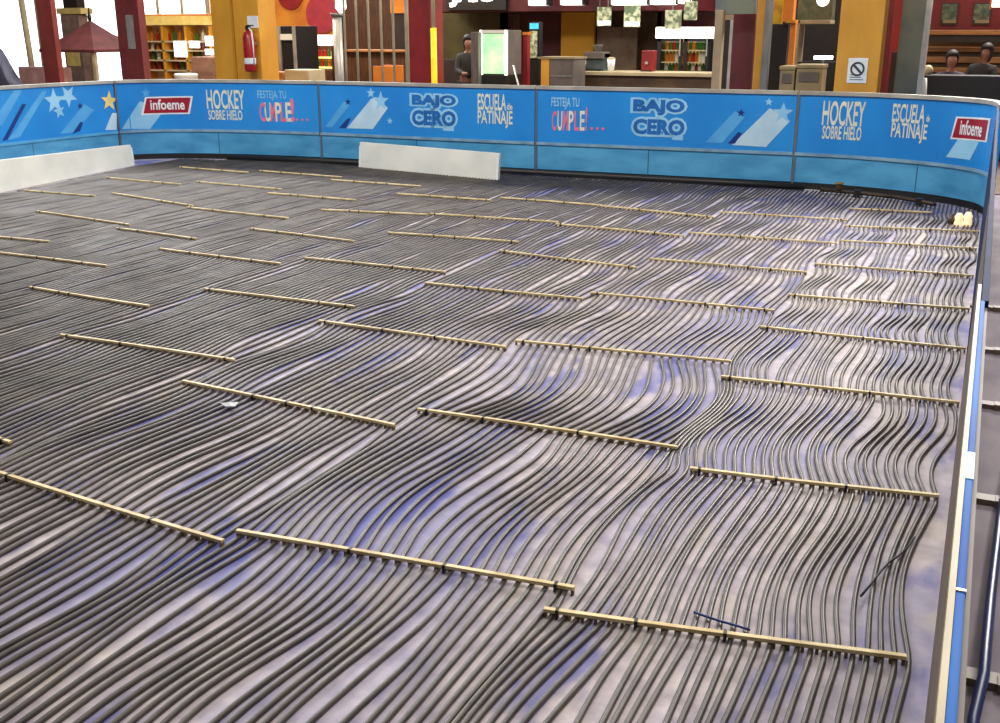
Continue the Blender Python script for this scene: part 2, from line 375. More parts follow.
# walkway strips standing in for mirrored spacer bars, and hose
names = ['closest to the camera', 'second from the camera', 'third from the camera', 'fourth from the camera', 'fifth from the camera']
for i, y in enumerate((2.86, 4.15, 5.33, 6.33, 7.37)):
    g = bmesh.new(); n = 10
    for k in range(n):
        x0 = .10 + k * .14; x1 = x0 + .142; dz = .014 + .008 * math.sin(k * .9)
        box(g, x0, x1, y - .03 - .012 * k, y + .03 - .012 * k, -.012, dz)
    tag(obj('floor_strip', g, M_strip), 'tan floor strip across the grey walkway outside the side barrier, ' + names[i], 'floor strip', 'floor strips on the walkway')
hp = [(.20 + .05 * math.sin(t * 1.3) + .028 * t, 2.2 + t, .012) for t in np.linspace(0, 2.4, 30)]
tag(tube('hose', [(.155, 2.0, .035), (.178, 2.6, .035), (.20, 2.8, .05), (.205, 2.95, .05), (.22, 3.3, .035), (.25, 3.9, .035), (.30, 4.6, .035), (.36, 5.2, .035)], .016, M_hose), 'navy blue hose lying on the grey walkway outside the side barrier', 'hose')

# ------------------------------------------------------------------ white boards by the walls
def slab(name, a, b, h0, h1, th, label):
    a = Vector((a.x, a.y, 0)); b = Vector((b.x, b.y, 0)); d = (b - a); L = d.length; ang = math.atan2(d.y, d.x)
    t = thing(name, label, 'board', None, a); t.rotation_euler.z = ang
    bm = bmesh.new()
    vs = [bm.verts.new(v) for v in ((0, 0, .003), (L, 0, .003), (L, th, .003), (0, th, .003), (0, .03, h0), (L, .03, h1), (L, th + .03, h1), (0, th + .03, h0))]
    for f in ((0, 1, 2, 3), (4, 5, 6, 7), (0, 1, 5, 4), (1, 2, 6, 5), (2, 3, 7, 6), (3, 0, 4, 7)): bm.faces.new([vs[i] for i in f])
    bmesh.ops.bevel(bm, geom=list(bm.edges), offset=.006, segments=2, affect='EDGES')
    obj('panel', bm, M_board, t)
    for q in (.0, L - .03):
        obj('end_trim', B(q, q + .03, -.006, .014, .012, .05 + (h0 if q == 0 else h1) * .7), M_white, t).rotation_euler.x = -.09
    for q in (.15, .5, .85):
        obj('foot_bracket', B(L * q - .02, L * q + .02, th, th + .16, .0, .02), M_steel, t)
    return t
slab('kick_board', gnd(359, 168), gnd(498, 181), .335, .325, .04, 'upright white board standing alone in front of the blue barrier at the far side')
slab('kick_board', gnd(-70, 208), gnd(135, 166), .39, .28, .04, 'long white board standing by the starred barrier panel and cut off by the photo edge')

# ------------------------------------------------------------------ pipes and battens
W = 1.232
rows = {
 1: [(1.45, 1.55, -1.06, .0, 0), (2.67, 2.85, -1.04, .0, 1), (3.93, 4.06, -.90, .04, 1), (5.17, 5.24, -1.05, .085, 1), (6.22, 6.23, -1.05, .095, 1), (7.11, 7.20, -1.03, .10, 1), (8.2, 8.25, -1.01, .11, 1), (9.24, 9.35, -.95, .12, 1), (10.0, 10.2, -1.0, .13, 1), (11.05, 11.12, -1.07, -.3, 1)],
 2: [(1.5, 1.55, -2.24, -1.03, 0), (2.72, 2.83, -2.24, -1.02, 1), (4.10, 4.13, -2.25, -1.03, 1), (5.34, 5.45, -2.28, -1.08, 1), (6.62, 6.64, -2.27, -1.06, 1), (7.87, 7.87, -2.22, -1.04, 1), (9.09, 9.11, -2.21, -.98, 1), (10.3, 10.33, -2.2, -1.03, 1), (11.5, 11.5, -2.2, -1.1, 0)],
 3: [(1.5, 1.4, -3.55, -2.28, 0), (2.78, 2.62, -3.81, -2.27, 1), (3.98, 3.87, -3.54, -2.28, 1), (5.25, 5.20, -3.56, -2.31, 1), (6.42, 6.44, -3.44, -2.3, 1), (7.68, 7.51, -3.42, -2.25, 1), (9.02, 8.92, -3.45, -2.25, 1), (10.2, 9.98, -3.42, -2.24, 1), (11.5, 11.5, -3.4, -2.23, 0)],
 4: [(1.85, 1.75, -4.9, -3.85, 0), (3.15, 3.01, -4.75, -3.7, 1), (4.37, 4.38, -4.77, -3.56, 1), (5.64, 5.64, -4.75, -3.58, 1), (6.80, 6.79, -4.71, -3.5, 1), (8.01, 8.08, -4.65, -3.46, 1), (9.06, 9.12, -4.78, -3.5, 1), (10.28, 10.22, -4.57, -3.45, 1), (11.5, 11.5, -4.6, -3.45, 0)],
 5: [(2.7, 2.7, -5.95, -4.9, 0), (3.9, 3.9, -5.95, -4.8, 0), (5.19, 5.11, -5.9, -4.8, 1), (6.62, 6.54, -6.0, -4.79, 1), (7.67, 7.54, -5.88, -4.75, 1), (8.83, 9.0, -5.88, -4.81, 1), (10.08, 10.07, -5.72, -4.62, 1), (11.4, 11.4, -5.8, -4.65, 0)],
 6: [(3.5, 3.5, -7.05, -6.0, 0), (4.75, 4.75, -7.05, -6.0, 0), (5.97, 5.94, -7.06, -5.95, 1), (7.2, 7.08, -7.0, -6.04, 1), (8.4, 8.28, -7.2, -5.93, 1), (9.55, 9.5, -7.05, -5.93, 1), (10.75, 10.7, -7.0, -5.8, 1), (11.5, 11.5, -7.0, -5.85, 0)],
 7: [(5.2, 5.2, -8.3, -7.1, 0), (6.44, 6.48, -8.2, -7.1, 1), (7.6, 7.38, -8.4, -7.05, 1), (8.84, 8.5, -8.6, -7.25, 1), (9.95, 9.85, -8.35, -7.12, 1), (11.1, 11.0, -8.3, -7.05, 1), (11.7, 11.7, -8.2, -7.05, 0)],
 9: [(6.9, 6.9, -10.9, -9.65, 0), (8.2, 8.2, -10.9, -9.65, 0), (9.4, 9.4, -10.9, -9.65, 0), (10.6, 10.6, -10.9, -9.65, 0), (11.7, 11.7, -10.9, -9.65, 0)],
 8: [(6.2, 6.2, -9.5, -8.45, 0), (7.4, 7.4, -9.5, -8.5, 0), (8.6, 8.6, -9.65, -8.65, 1), (9.8, 9.7, -9.6, -8.42, 1), (11.0, 10.9, -9.5, -8.36, 1), (11.6, 11.6, -9.4, -8.3, 0)],
}
NP = 26
R = .0084
ORD = {1: 'first', 2: 'second', 3: 'third', 4: 'fourth', 5: 'fifth', 6: 'sixth', 7: 'seventh', 8: 'eighth', 9: 'ninth'}
def nth(n): return '%d%s' % (n, 'th' if 10 <= n % 100 <= 20 else {1: 'st', 2: 'nd', 3: 'rd'}.get(n % 10, 'th'))
def herm(p0, p1, m0, m1, t):
    t2 = t * t; t3 = t2 * t
    return (2 * t3 - 3 * t2 + 1) * p0 + (t3 - 2 * t2 + t) * m0 + (-2 * t3 + 3 * t2) * p1 + (t3 - t2) * m1
# hand-read sway of the first mats (metres the middle of a mat bows sideways between two battens): (bow, s-curve)
SWAY = {(1, 0): (-.03, .0), (1, 1): (-.05, -.005), (1, 2): (-.055, -.045), (1, 3): (-.05, -.03), (1, 4): (-.03, -.035), (1, 5): (-.02, -.035), (1, 6): (-.01, -.03), (1, 7): (.0, -.025), (1, 8): (.0, -.02),
        (2, 0): (.0, -.02), (2, 1): (-.05, -.03), (2, 2): (.13, .01), (2, 3): (.03, -.045), (2, 4): (.0, -.03), (2, 5): (-.01, -.03), (2, 6): (.0, -.03),
        (3, 0): (.0, .0), (3, 1): (-.01, -.015), (3, 2): (.03, -.02), (3, 3): (.035, -.03), (3, 4): (.01, -.02), (3, 5): (.0, -.02)}
def edge(k, y):      # shared border between mat k and mat k + 1 (k = 0 is the side barrier)
    return .020 + .0095 * y if k == 0 else -1.015 - 1.232 * (k - 1) + .012 * math.sin(y * 1.7 + k)
mats = {}
for k, rw in rows.items():
    YC = []
    npipe = NP + 2 * (k == 1)
    n = len(rw)
    tt = (np.arange(npipe) + .5) / npipe          # 0 = left end of batten
    knots = []
    for (yl, yr, xl, xr, vis) in rw:
        ym = (yl + yr) / 2; eL, eR = edge(k, ym), edge(k - 1, ym)
        if xr - xl > 1.0: eL = .3 * xl + .7 * eL; eR = .3 * xr + .7 * eR
        knots.append((eL + (eR - eL) * tt, yl + (yr - yl) * tt))
    paths = [[] for _ in range(npipe)]
    for j in range(n - 1):
        xa, ya = knots[j]; xb, yb = knots[j + 1]
        bow, ss = SWAY.get((k, j), (rng.normal(0.005, .02), rng.normal(-.01, .012)))
        # uneven bunching between battens
        g = .60 + rng.gamma(.7, .6, npipe + 1); g[0] *= .8; g[-1] *= .8
        g2 = g / g.mean(); cum = np.cumsum(g2)[:npipe] - .5 * g2[0]; cum = cum / (npipe) ; cum += (tt.mean() - cum.mean())
        g3 = .60 + rng.gamma(.7, .6, npipe + 1); g3 /= g3.mean(); cum3 = np.cumsum(g3)[:npipe] / npipe; cum3 += tt.mean() - cum3.mean()
        ph = rng.uniform(.35, .65); ns = 22
        for q in range(ns):
            t = q / ns
            sm = t * t * (3 - 2 * t)
            width_a = (xa[-1] - xa[0]); width_b = xb[-1] - xb[0]; wd = width_a + (width_b - width_a) * t
            e1 = math.sin(PI * t) ** 1.2
            mixc = cum * (1 - sm) + cum3 * sm
            x = xa + (xb - xa) * sm + e1 * (mixc - tt) * wd * .95
            pos = (x - (x.mean()))/wd
            x = x + (bow * math.sin(PI * t) + ss * math.sin(2 * PI * t)) * (.95 if (k, j) == (2, 2) else .8 if j < 3 else .5)
            y = ya + (yb - ya) * t
            for i in range(npipe): paths[i].append((x[i], y[i]))
    xb, yb = knots[-1]
    if yb.max() < 12.25: knots.append((xb + rng.normal(0, .006, npipe), yb * 0 + 12.3)); [paths[i].append((xb[i], yb[i])) for i in range(npipe)]; xb, yb = knots[-1]
    for i in range(npipe): paths[i].append((xb[i], yb[i]))
    mats[k] = paths
# keep neighbouring mats apart: resample on common Y and push
YG = np.arange(.9, 12.3, .05)
allp = []
for k in sorted(mats, reverse=True):
    for i, p in enumerate(mats[k]):
        a = np.array(p); xs = np.interp(YG, a[:, 1], a[:, 0]); ok = (YG >= a[0, 1]) & (YG <= a[-1, 1]); allp.append([k, i, xs, ok])
X = np.array([p[2] for p in allp]); OK = np.array([p[3] for p in allp])
dmin = 2 * R + .0012
# x limits: side barrier on one side
# gaps wider than GM are shared out with the pipes beside them, pipes never closer than touching; pipes give way less under their own spacer bar
GM = .078
PIN = np.ones_like(X)
for r_, (k, i, _, _) in enumerate(allp):
    for (yl, yr, xl, xr, vis) in rows[k]:
        yb_ = yl + (yr - yl) * (i + .5) / len(mats[k])
        PIN[r_] = np.minimum(PIN[r_], 1 - .75 * np.exp(-((YG - yb_) / .10) ** 2))
LIM = .027 + .0098 * YG
for it in range(400):
    dx = X[1:] - X[:-1]; both = OK[1:] & OK[:-1]
    e = np.where(both, np.clip(dx - GM, 0, None), 0) * .45
    o_ = np.where(both, np.clip(dmin - dx, 0, None), 0) * .5
    mv = np.zeros_like(X); mv[:-1] += e - o_; mv[1:] += o_ - e
    X = np.minimum(X + mv * PIN, LIM)
for it in range(80):
    dx = X[1:] - X[:-1]; both = OK[1:] & OK[:-1]
    o_ = np.where(both, np.clip(dmin - dx, 0, None), 0) * .5
    X[:-1] -= o_; X[1:] += o_; X = np.minimum(X, LIM)
# light smoothing along the length
for it in range(2):
    Xs = X.copy(); Xs[:, 1:-1] = .25 * X[:, :-2] + .5 * X[:, 1:-1] + .25 * X[:, 2:]; X = Xs
count = 0
total = len(allp)
for idx in range(total - 1, -1, -1):
    k, i, _, ok = allp[idx]
    xs = X[idx]
    xm_ = xs[-1]; wy = [wp.y for wp in WP if abs(wp.x - xm_) < .12]
    end = (max(wy) if wy else 11.3) - .16
    if k == 9: end = min(end, 11.95)
    start = np.maximum(1.0, .83 * abs(np.median(xs)) - 1.3)
    sel = ok & (YG >= start) & (YG <= end)
    pts = np.stack([xs[sel], YG[sel], np.full(sel.sum(), R + .0005)], 1)
    if len(pts) < 5: continue
    bx = np.interp(pts[:, 1], [8.46, 11.06], [-9.80, -10.22])
    if pts[:, 1].max() > 8.4:
        pts = pts[pts[:, 0] > bx + .06]
        if len(pts) < 12: continue
    count += 1
    o = tube('cooling_pipe', pts, R, M_pipe, None, 8)
    tag(o, 'black cooling pipe, %s across from the brown side barrier in the %s mat' % (nth(len(mats[k]) - i), ORD[k]), 'pipe', 'cooling pipes laid side by side on the rink floor')
def visible(x, y):
    d = Vector((x, y, .03)) - EYE; w = d.dot(fwd)
    if w <= 0: return False
    px = 500 + F * d.dot(rt) / w; py = 361.5 - F * d.dot(up) / w
    return -5 < px < 1005 and py < 725
for k, rw in rows.items():
    c = 0
    for (yl, yr, xl, xr, vis) in rw:
        if not vis or not (visible(xl, yl) or visible(xr, yr)): continue
        c += 1
        if k > 1: xr += .022 if k == 2 else .035
        L = math.hypot(xr - xl, yr - yl); ang = math.atan2(yr - yl, xr - xl)
        lab = 'pale slotted spacer bar, %s from the front in the %s mat from the side barrier' % (nth(c), ORD[k])
        t = thing('spacer_bar', lab, 'spacer bar', 'spacer bars holding the pipes', (xl, yl, 0)); t.rotation_euler.z = ang
        dsag = random.uniform(-.012, .012)
        bm = bmesh.new(); ns = 14; prev = None
        sag = lambda u: dsag * math.sin(PI * u) + (.06 * (u - .5) ** 2 if (k == 3 and c == 1) else 0)
        ring = []
        for q in range(ns + 1):
            u = q / ns; x = L * u; y = sag(u); z = .0205
            ring.append([bm.verts.new((x, y - .0095, z)), bm.verts.new((x, y + .0095, z)), bm.verts.new((x, y + .0085, z + .011)), bm.verts.new((x, y - .0085, z + .011))])
        for a, b in zip(ring, ring[1:]):
            for q in range(4): bm.faces.new((a[q], a[(q + 1) % 4], b[(q + 1) % 4], b[q]))
        bm.faces.new(ring[0]); bm.faces.new(ring[-1][::-1])
        obj('bar', bm, M_cream, t)
        bm = bmesh.new(); br = []
        for q in range(NP + 1):
            x = min(max(L * q / NP, .006), L - .006); br += [x - .0045, x + .0045]
        row = [[bm.verts.new((x, sag(x / L) - .0075, z)) for x in br] for z in (.021, .0185, .0005)]
        for q in range(len(br) - 1):
            bm.faces.new((row[0][q], row[0][q + 1], row[1][q + 1], row[1][q]))
            if q % 2 == 0: bm.faces.new((row[1][q], row[1][q + 1], row[2][q + 1], row[2][q]))
        for v in [v for v in bm.verts if not v.link_faces]: bm.verts.remove(v)
        ex_ = bmesh.ops.extrude_face_region(bm, geom=bm.faces[:]); bmesh.ops.translate(bm, verts=[v for v in ex_['geom'] if isinstance(v, bmesh.types.BMVert)], vec=(0, .015, 0))
        obj('slot_comb', bm, M_tooth, t)
        for u in sorted(random.sample([.04, .27, .36, .52, .64, .78, .95], 3)):
            obj('cable_tie', B(L * u - .005, L * u + .005, sag(u) - .0125, sag(u) + .0125, .004, .034), M_tie, t)
# loose bits on the floor and header at the far edge
tag(tube('loose_cable', [gnd(*q, .026) for q in ((914, 537), (908, 547), (898, 556), (889, 562), (880, 572), (870, 585), (861, 596))], .004, M_black), 'thin black cable lying slantwise over the pipes near the side barrier', 'cable')
tag(tube('loose_strap', [gnd(*q, .024) for q in ((694, 612), (705, 616), (720, 621), (738, 626), (750, 630))], .004, M_navy), 'thin dark blue strap on the pipes just behind the spacer bar closest to the camera', 'strap')
p0 = gnd(230, 406, .022)
bm = bmesh.new()
for a, r in ((0, .03), (1.1, .045), (2.2, .03), (3.4, .05), (4.6, .03), (5.5, .04)): bm.verts.new((r * math.cos(a), r * math.sin(a), .003 + .008 * (a % 2)))
vs = list(bm.verts); c0 = bm.verts.new((0, 0, .02)); c1 = bm.verts.new((0, 0, 0))
for i in range(6): bm.faces.new((vs[i], vs[(i + 1) % 6], c0)); bm.faces.new((vs[(i + 1) % 6], vs[i], c1))
tag(obj('paper_scrap', bm, M_white, loc=(p0.x, p0.y, .021)), 'crumpled white paper scrap lying on the pipes', 'paper scrap')
hd = thing('header_pipe', 'brown header pipe lying along the foot of the curved corner panel', 'header pipe')
hpts = [(-1.5, 12.10, .05), (-1.1, 12.02, .05), (-.7, 11.86, .05), (-.45, 11.66, .05), (-.3, 11.5, .05)]
tube('pipe_body', hpts, .022, M_copper, hd, 10)
for (x, y, z) in hpts[1:4:2]: obj('pipe_clamp', B(x - .03, x + .03, y - .05, y + .05, 0, .08), M_black, hd)
obj('pipe_valve', lathe(bmesh.new(), [(.03, 0), (.03, .05), (.05, .06), (.05, .075), (.02, .08)], (-1.3, 12.05, .07)), M_tooth, hd, True)
tag(tube('header_pipe', [(-9.5, 12.0, .045), (-8.2, 12.17, .045), (-5, 12.2, .045), (-3, 12.25, .045), (-1.7, 12.27, .045)], .035, M_black, None, 10), 'long black header pipe in the shade along the foot of the straight barrier', 'header pipe')
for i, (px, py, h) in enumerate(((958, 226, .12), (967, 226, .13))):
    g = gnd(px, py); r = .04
    tag(obj('pipe_fitting', lathe(bmesh.new(), [(r * .9, 0), (r, .02), (r * .8, h * .5), (r, h * .7), (r * .5, h)], (g.x, g.y, .0), 10), M_glint, None, True), 'shiny pale pipe fitting in the barrier corner, ' + ('the one between the two others' if i == 0 else 'the one beside the side barrier'), 'pipe fitting', 'fittings in the corner')
g = gnd(951, 224); tag(obj('pipe_fitting', lathe(bmesh.new(), [(.03, 0), (.03, .05), (.018, .06), (.018, .09)], (g.x, g.y, 0), 10), M_copper, None, True), 'small brown copper pipe fitting beside the two shiny ones in the corner', 'pipe fitting', 'fittings in the corner')

# ------------------------------------------------------------------ mall behind the rink
def R4(x0, y0, x1, y1, Y):
    """pixel rectangle at distance Y -> X0, X1, Z0 (bottom), Z1 (top)"""
    ym = (y0 + y1) / 2; xm = (x0 + x1) / 2
    return XX(x0, Y, ym), XX(x1, Y, ym), ZZ(y1, Y, xm), ZZ(y0, Y, xm)
def bxp(x0, y0, x1, y1, Y, depth, floor=False, bev=0.0):
    a, b, c, d = R4(x0, y0, x1, y1, Y)
    return B(a, b, Y, Y + depth, 0 if floor else c, d, bev=bev)
# back walls of the shops (structure)
YB = 21.0
def wallseg(name, x0, x1, m, Y=YB, top=4.2, z0=0, dep=.2):
    a, b = XX(x0, Y), XX(x1, Y); return st(obj(name, B(a, b, Y, Y + dep, z0, top), m))
wallseg('wall_kiosk_side', 128, 214, M_orange, 22)
wallseg('wall_orange', 250, 345, M_orange)
wallseg('wall_wood', 340, 438, M_wood)
wallseg('wall_olive', 428, 508, M_olive)
wallseg('wall_red', 500, 562, M_drk)
wallseg('wall_kitchen', 560, 660, M_brown)
wallseg('wall_fridge_side', 656, 770, M_drk)
wallseg('wall_back_dark', 752, 840, M_dark)
wallseg('wall_corner_red', 880, 1120, mat('red_wall', (116, 14, 22), (98, 10, 18), rough=.6, scale=3))
st(obj('wall_soffit', B(XX(436, 20), XX(705, 20), 19.0, 20.9, ZZ(11, 19.0, 560), 4.2), M_drk))
# daylight window bays
for i, (x0, x1, Y) in enumerate(((-130, 43, 23.5), (55, 128, 23.5), (140, 212, 21.9))):
    a, b = XX(x0, Y), XX(x1, Y)
    if i == 2: zb = ZZ(14, Y, 170)
    else: zb = .35
    st(obj('window_%d' % (i + 1), B(a, b, Y, Y + .05, zb, 5.0), M_day))
    for q in np.linspace(0, 1, 4 if i != 1 else 3):
        st(obj('window_%d_mullion' % (i + 1), B(a + (b - a) * q - .04, a + (b - a) * q + .04, Y - .08, Y - .005, zb, 5.0), mat('mullion', (236, 226, 200), rough=.5)))
def column(x0, x1, Y, m, label, side=.5, plinth=None):
    a, b = XX(x0, Y, 40), XX(x1, Y, 40); t = thing('column', label, 'column', 'painted columns beyond the barrier', ((a + b) / 2, Y, 0))
    w = (b - a) / 2
    obj('shaft', B(-w, w, 0, side, .12, 4.6, bev=.015), m, t)
    obj('plinth', B(-w - .03, w + .03, -.03, side + .03, 0, .12, bev=.01), plinth or m, t)
    return t, w
column(40, 55, 15.5, M_maroon, 'reddish brown column between two bright windows by the dark canopy', .12)
t, w = column(118, 141, 14.2, M_maroon, 'reddish brown column carrying a grey notice plate', .16)
obj('notice_plate', B(-.02, .13, -.022, -.002, ZZ(49, 14.2, 135), ZZ(15, 14.2, 135), bev=.005), mat('plate_grey', (152, 146, 138), rough=.5), t)
t, w = column(213, 260, 14.0, M_yel, 'wide yellow column with a red fire extinguisher on its front', .45)
obj('cable_duct', B(-w * .12, -w * .04, -.03, -.001, .13, 4.5), M_yeld, t)
column(408, 431, 14.6, M_red, 'red column beside the dark bar screen and yellow tube', .4)
t, w = column(838, 882, 14.0, M_yel, 'yellow column bearing a small white prohibition notice', .5)
sx = (XX(848, 14, 70) + XX(867, 14, 70)) / 2 - t.location.x
za, zb = ZZ(83, 14, 858), ZZ(58, 14, 858)
nt_ = obj('notice', B(sx - .115, sx + .115, -.012, -.001, za, zb), M_white, t)
bm = bmesh.new(); cz = zb - .13
for i in range(24):
    a0, a1 = 2 * PI * i / 24, 2 * PI * (i + 1) / 24
    q = [bm.verts.new((sx + r * math.cos(a), -.016, cz + r * math.sin(a))) for a, r in ((a0, .085), (a1, .085), (a1, .062), (a0, .062))]
    bm.faces.new(q)
q = [bm.verts.new((sx + x, -.0155, cz + z)) for x, z in ((-.055, .035), (-.035, .055), (.055, -.035), (.035, -.055))]; bm.faces.new(q)
obj('prohibition_ring', bm, mat('ring_dark', (70, 60, 60), rough=.5), nt_)
bm = bmesh.new()
for i in range(3): box(bm, sx - .08, sx + .08 - .03 * i, -.015, -.0125, za + .035 + i * .028, za + .045 + i * .028)
obj('small_print', bm, mat('ring_grey', (120, 120, 116), rough=.5), nt_)
column(732, 754, 16.5, M_drk, 'dark maroon column beneath the hanging grey sign', .5)
column(755, 763, 15.2, M_yeld, 'narrow yellow column beside a grey post', .25)

# fire extinguisher on the yellow column
ex = XX(253, 13.95, 50); y = 13.86
t = thing('fire_extinguisher', 'red fire extinguisher with white label hanging on the wide yellow column', 'fire extinguisher', None, (ex, y, 0))
zt, zb_ = ZZ(30, y, 250), ZZ(72, y, 250)
obj('cylinder', lathe(bmesh.new(), [(.02, zb_), (.085, zb_ + .01), (.09, zb_ + .05), (.09, zt - .1), (.06, zt - .03), (.03, zt)], seg=16), M_ext, t, True)
obj('label_band', lathe(bmesh.new(), [(.0905, zb_ + .12), (.0915, zb_ + .13), (.0915, zb_ + .2), (.0905, zb_ + .21)], seg=16), M_white, t, True)
obj('valve', B(-.03, .03, -.03, .03, zt - .002, zt + .06, bev=.008), M_black, t)
obj('handle', B(-.02, .1, -.012, .012, zt + .055, zt + .075, bev=.004), M_black, t)
tube('hose', [(.03, -.02, zt + .03), (.1, -.05, zt - .02), (.12, -.06, zt - .2), (.11, -.05, zb_ + .1)], .012, M_white, t)
obj('wall_bracket', B(-.06, .06, .02, .14, zt - .22, zt - .18), M_steel, t)
tag(obj('safety_sign', B(ex - .1, ex + .1, 13.985, 13.998, ZZ(28, 14, 250), ZZ(16, 14, 250), bev=.003), M_white), 'small white sign above the fire extinguisher on the yellow column', 'sign')

# leftmost: mast, low wall, tarp heap, canopy, kiosk
t = thing('mast', 'slanting tan mast standing before the bright window', 'mast')
xa, za_ = XX(20, 19, 0), ZZ(-20, 19, 20); xb = XX(30, 19, 50)
tube('pole', [(xb, 19, 0), (xb - .02, 19, 1.2), (xa, 19, za_ + .4)], .07, M_tan, t, 10)
obj('base_plate', B(xb - .2, xb + .2, 18.8, 19.2, 0, .03), M_steel, t)
tag(obj('low_wall', bxp(19, 67, 62, 86, 18.2, .3, True, .02), M_lowpink), 'low pinkish wall in front of the bright window beside the reddish column', 'low wall')
def heap(name, px, Y, label):
    a, b = XX(-35, Y, 60), XX(12, Y, 60); bm = bmesh.new(); n = 10
    prof = [(0, .95), (.25, 1.0), (.55, .98), (.68, .8), (.8, .55), (1, .42)]
    z = ZZ(43, Y, 5); f = []
    for yy in (0, .1, .25, .35):
        s = .9 if yy in (0, .35) else 1
        f.append([bm.verts.new((a + (b - a) * u, Y + yy, 0)) for u, _ in prof] + [bm.verts.new((a + (b - a) * u, Y + yy, z * v * s)) for u, v in prof[::-1]])
    for p, q in zip(f, f[1:]):
        for i in range(len(p)): bm.faces.new((p[i], p[(i + 1) % len(p)], q[(i + 1) % len(p)], q[i]))
    bm.faces.new(f[0]); bm.faces.new(f[-1][::-1])
    bmesh.ops.bevel(bm, geom=list(bm.edges), offset=.04, segments=2, affect='EDGES')
    tag(obj(name, bm, M_tarp, None, True), label, 'tarp')
heap('covered_stack', 0, 16.2, 'dark bluish grey covered stack beside the barrier at the photo edge')
Yc = 19.0
t = thing('canopy', 'dark red pyramid canopy on posts before the bright window', 'canopy', None, (XX(92, Yc, 40), Yc, 0))
wx = (XX(120, Yc, 48) - XX(66, Yc, 48)) / 2; ze = ZZ(49, Yc, 90); zp = ZZ(20, Yc, 90)
bm = bmesh.new()
q = [bm.verts.new((sx_ * wx, sy_ * wx, ze)) for sx_, sy_ in ((-1, -1), (1, -1), (1, 1), (-1, 1))]
m2 = [bm.verts.new((sx_ * wx * .4, sy_ * wx * .4, ze + (zp - ze) * .52)) for sx_, sy_ in ((-1, -1), (1, -1), (1, 1), (-1, 1))]
tp = bm.verts.new((0, 0, zp)); lo = [bm.verts.new((v.co.x, v.co.y, ze - .06)) for v in q]
for i in range(4):
    j = (i + 1) % 4; bm.faces.new((q[i], q[j], m2[j], m2[i])); bm.faces.new((m2[i], m2[j], tp)); bm.faces.new((lo[i], lo[j], q[j], q[i]))
bm.faces.new(lo[::-1]); obj('roof', bm, M_roofr, t)
for sx_, sy_ in ((-1, -1), (1, -1), (1, 1), (-1, 1)): obj('post', B(sx_ * wx * .88 - .04, sx_ * wx * .88 + .04, sy_ * wx * .88 - .04, sy_ * wx * .88 + .04, 0, ze - .05), M_tan, t)
obj('finial', lathe(bmesh.new(), [(.03, 0), (.05, .08), (.02, .2), (.015, .3)], (0, 0, zp - .03), 8), M_black, t)
t = thing('kiosk', 'narrow brownish kiosk with a pale band standing behind the dark red canopy', 'kiosk')
a, b, c, d = R4(64, 14, 82, 85, 21.0)
obj('body', B(a, b, 21.0, 21.3, 0, d, bev=.02), M_kiosk, t)
obj('sign_band', B(a - .05, b + .15, 20.95, 21.35, ZZ(14, 21, 72), ZZ(8, 21, 72), bev=.01), M_yelp, t)
obj('roof_box', B(a + .1, b - .05, 21.05, 21.3, ZZ(8, 21, 72), ZZ(-8, 21, 72)), M_dark, t)
obj('window', B(a + .08, b - .1, 20.985, 21.01, ZZ(66, 21, 72), ZZ(45, 21, 72)), M_yelp, t)

# shelving with bottles and signs behind the net posts (140-212)
Ys = 19.5
t = thing('display_shelf', 'tall display shelving with yellow header between the reddish and yellow columns', 'shelf', None, (0, 0, 0))
a, b, c, d = R4(141, 16, 211, 86, Ys)
obj('back_board', B(a, b, Ys + .4, Ys + .44, 0, d), mat('shelf_back', (224, 196, 150), (186, 150, 104), rough=.5, scale=3), t)
obj('header', B(a, b, Ys - .02, Ys + .4, ZZ(25, Ys, 176), d), mat('header_yellow', (250, 228, 140), (236, 200, 96), rough=.5, scale=4), t)
for u in (0, .33, .66, 1): obj('upright', B(a + (b - a) * u - .03, a + (b - a) * u + .03, Ys, Ys + .4, 0, ZZ(26, Ys, 176)), M_yel, t)
sh = []
for py in (41, 50, 60, 70):
    z = ZZ(py, Ys, 176); sh.append(z); obj('shelf_plank', B(a, b, Ys, Ys + .4, z - .03, z), M_tan, t)
def bottle_mesh(h, r): return lathe(bmesh.new(), [(r, 0), (r, h * .6), (r * .4, h * .75), (r * .35, h)], seg=8)
bp = []
for i, m in enumerate(BOT):
    bm = bottle_mesh(.24, .045); me = bpy.data.meshes.new('bottle'); bmesh.ops.recalc_face_normals(bm, faces=bm.faces); bm.to_mesh(me); bm.free(); me.materials.append(m); bp.append(me)
def bottles(x0, x1, y, zs, n, label, group, sc=1):
    for z in zs:
        for i in range(n):
            o = bpy.data.objects.new('bottle', bp[rng.integers(0, 4)]); COL.objects.link(o)
            o.location = (x0 + (x1 - x0) * (i + .5) / n, y, z + .001); o.scale = (sc, sc, sc); tag(o, label, 'bottle', group)
bottles(a + .1, b - .1, Ys + .2, sh, 11, 'small bottle on the tall display shelving with the yellow header', 'bottles on the display shelving')
def card(px0, py0, px1, py1, Y, m, name, label, cat, group=None, dep=.03):
    o = obj(name, bxp(px0, py0, px1, py1, Y, dep, bev=.004), m); return tag(o, label, cat, group)
card(174, 41, 186, 57, Ys - .08, M_glow, 'lit_sign', 'square lit white sign leaning on the display shelving, nearest its middle', 'sign')
card(189, 41, 199, 48, Ys - .08, M_glow, 'lit_sign', 'upper lit white strip sign between the square sign and the yellow column', 'sign')
card(205, 36, 213, 46, Ys - .08, M_glow, 'lit_sign', 'lit white sign with a grey top touching the yellow column, above another', 'sign')
card(205, 49, 213, 55, Ys - .08, M_glow, 'lit_sign', 'lower of the two lit white signs touching the yellow column', 'sign')
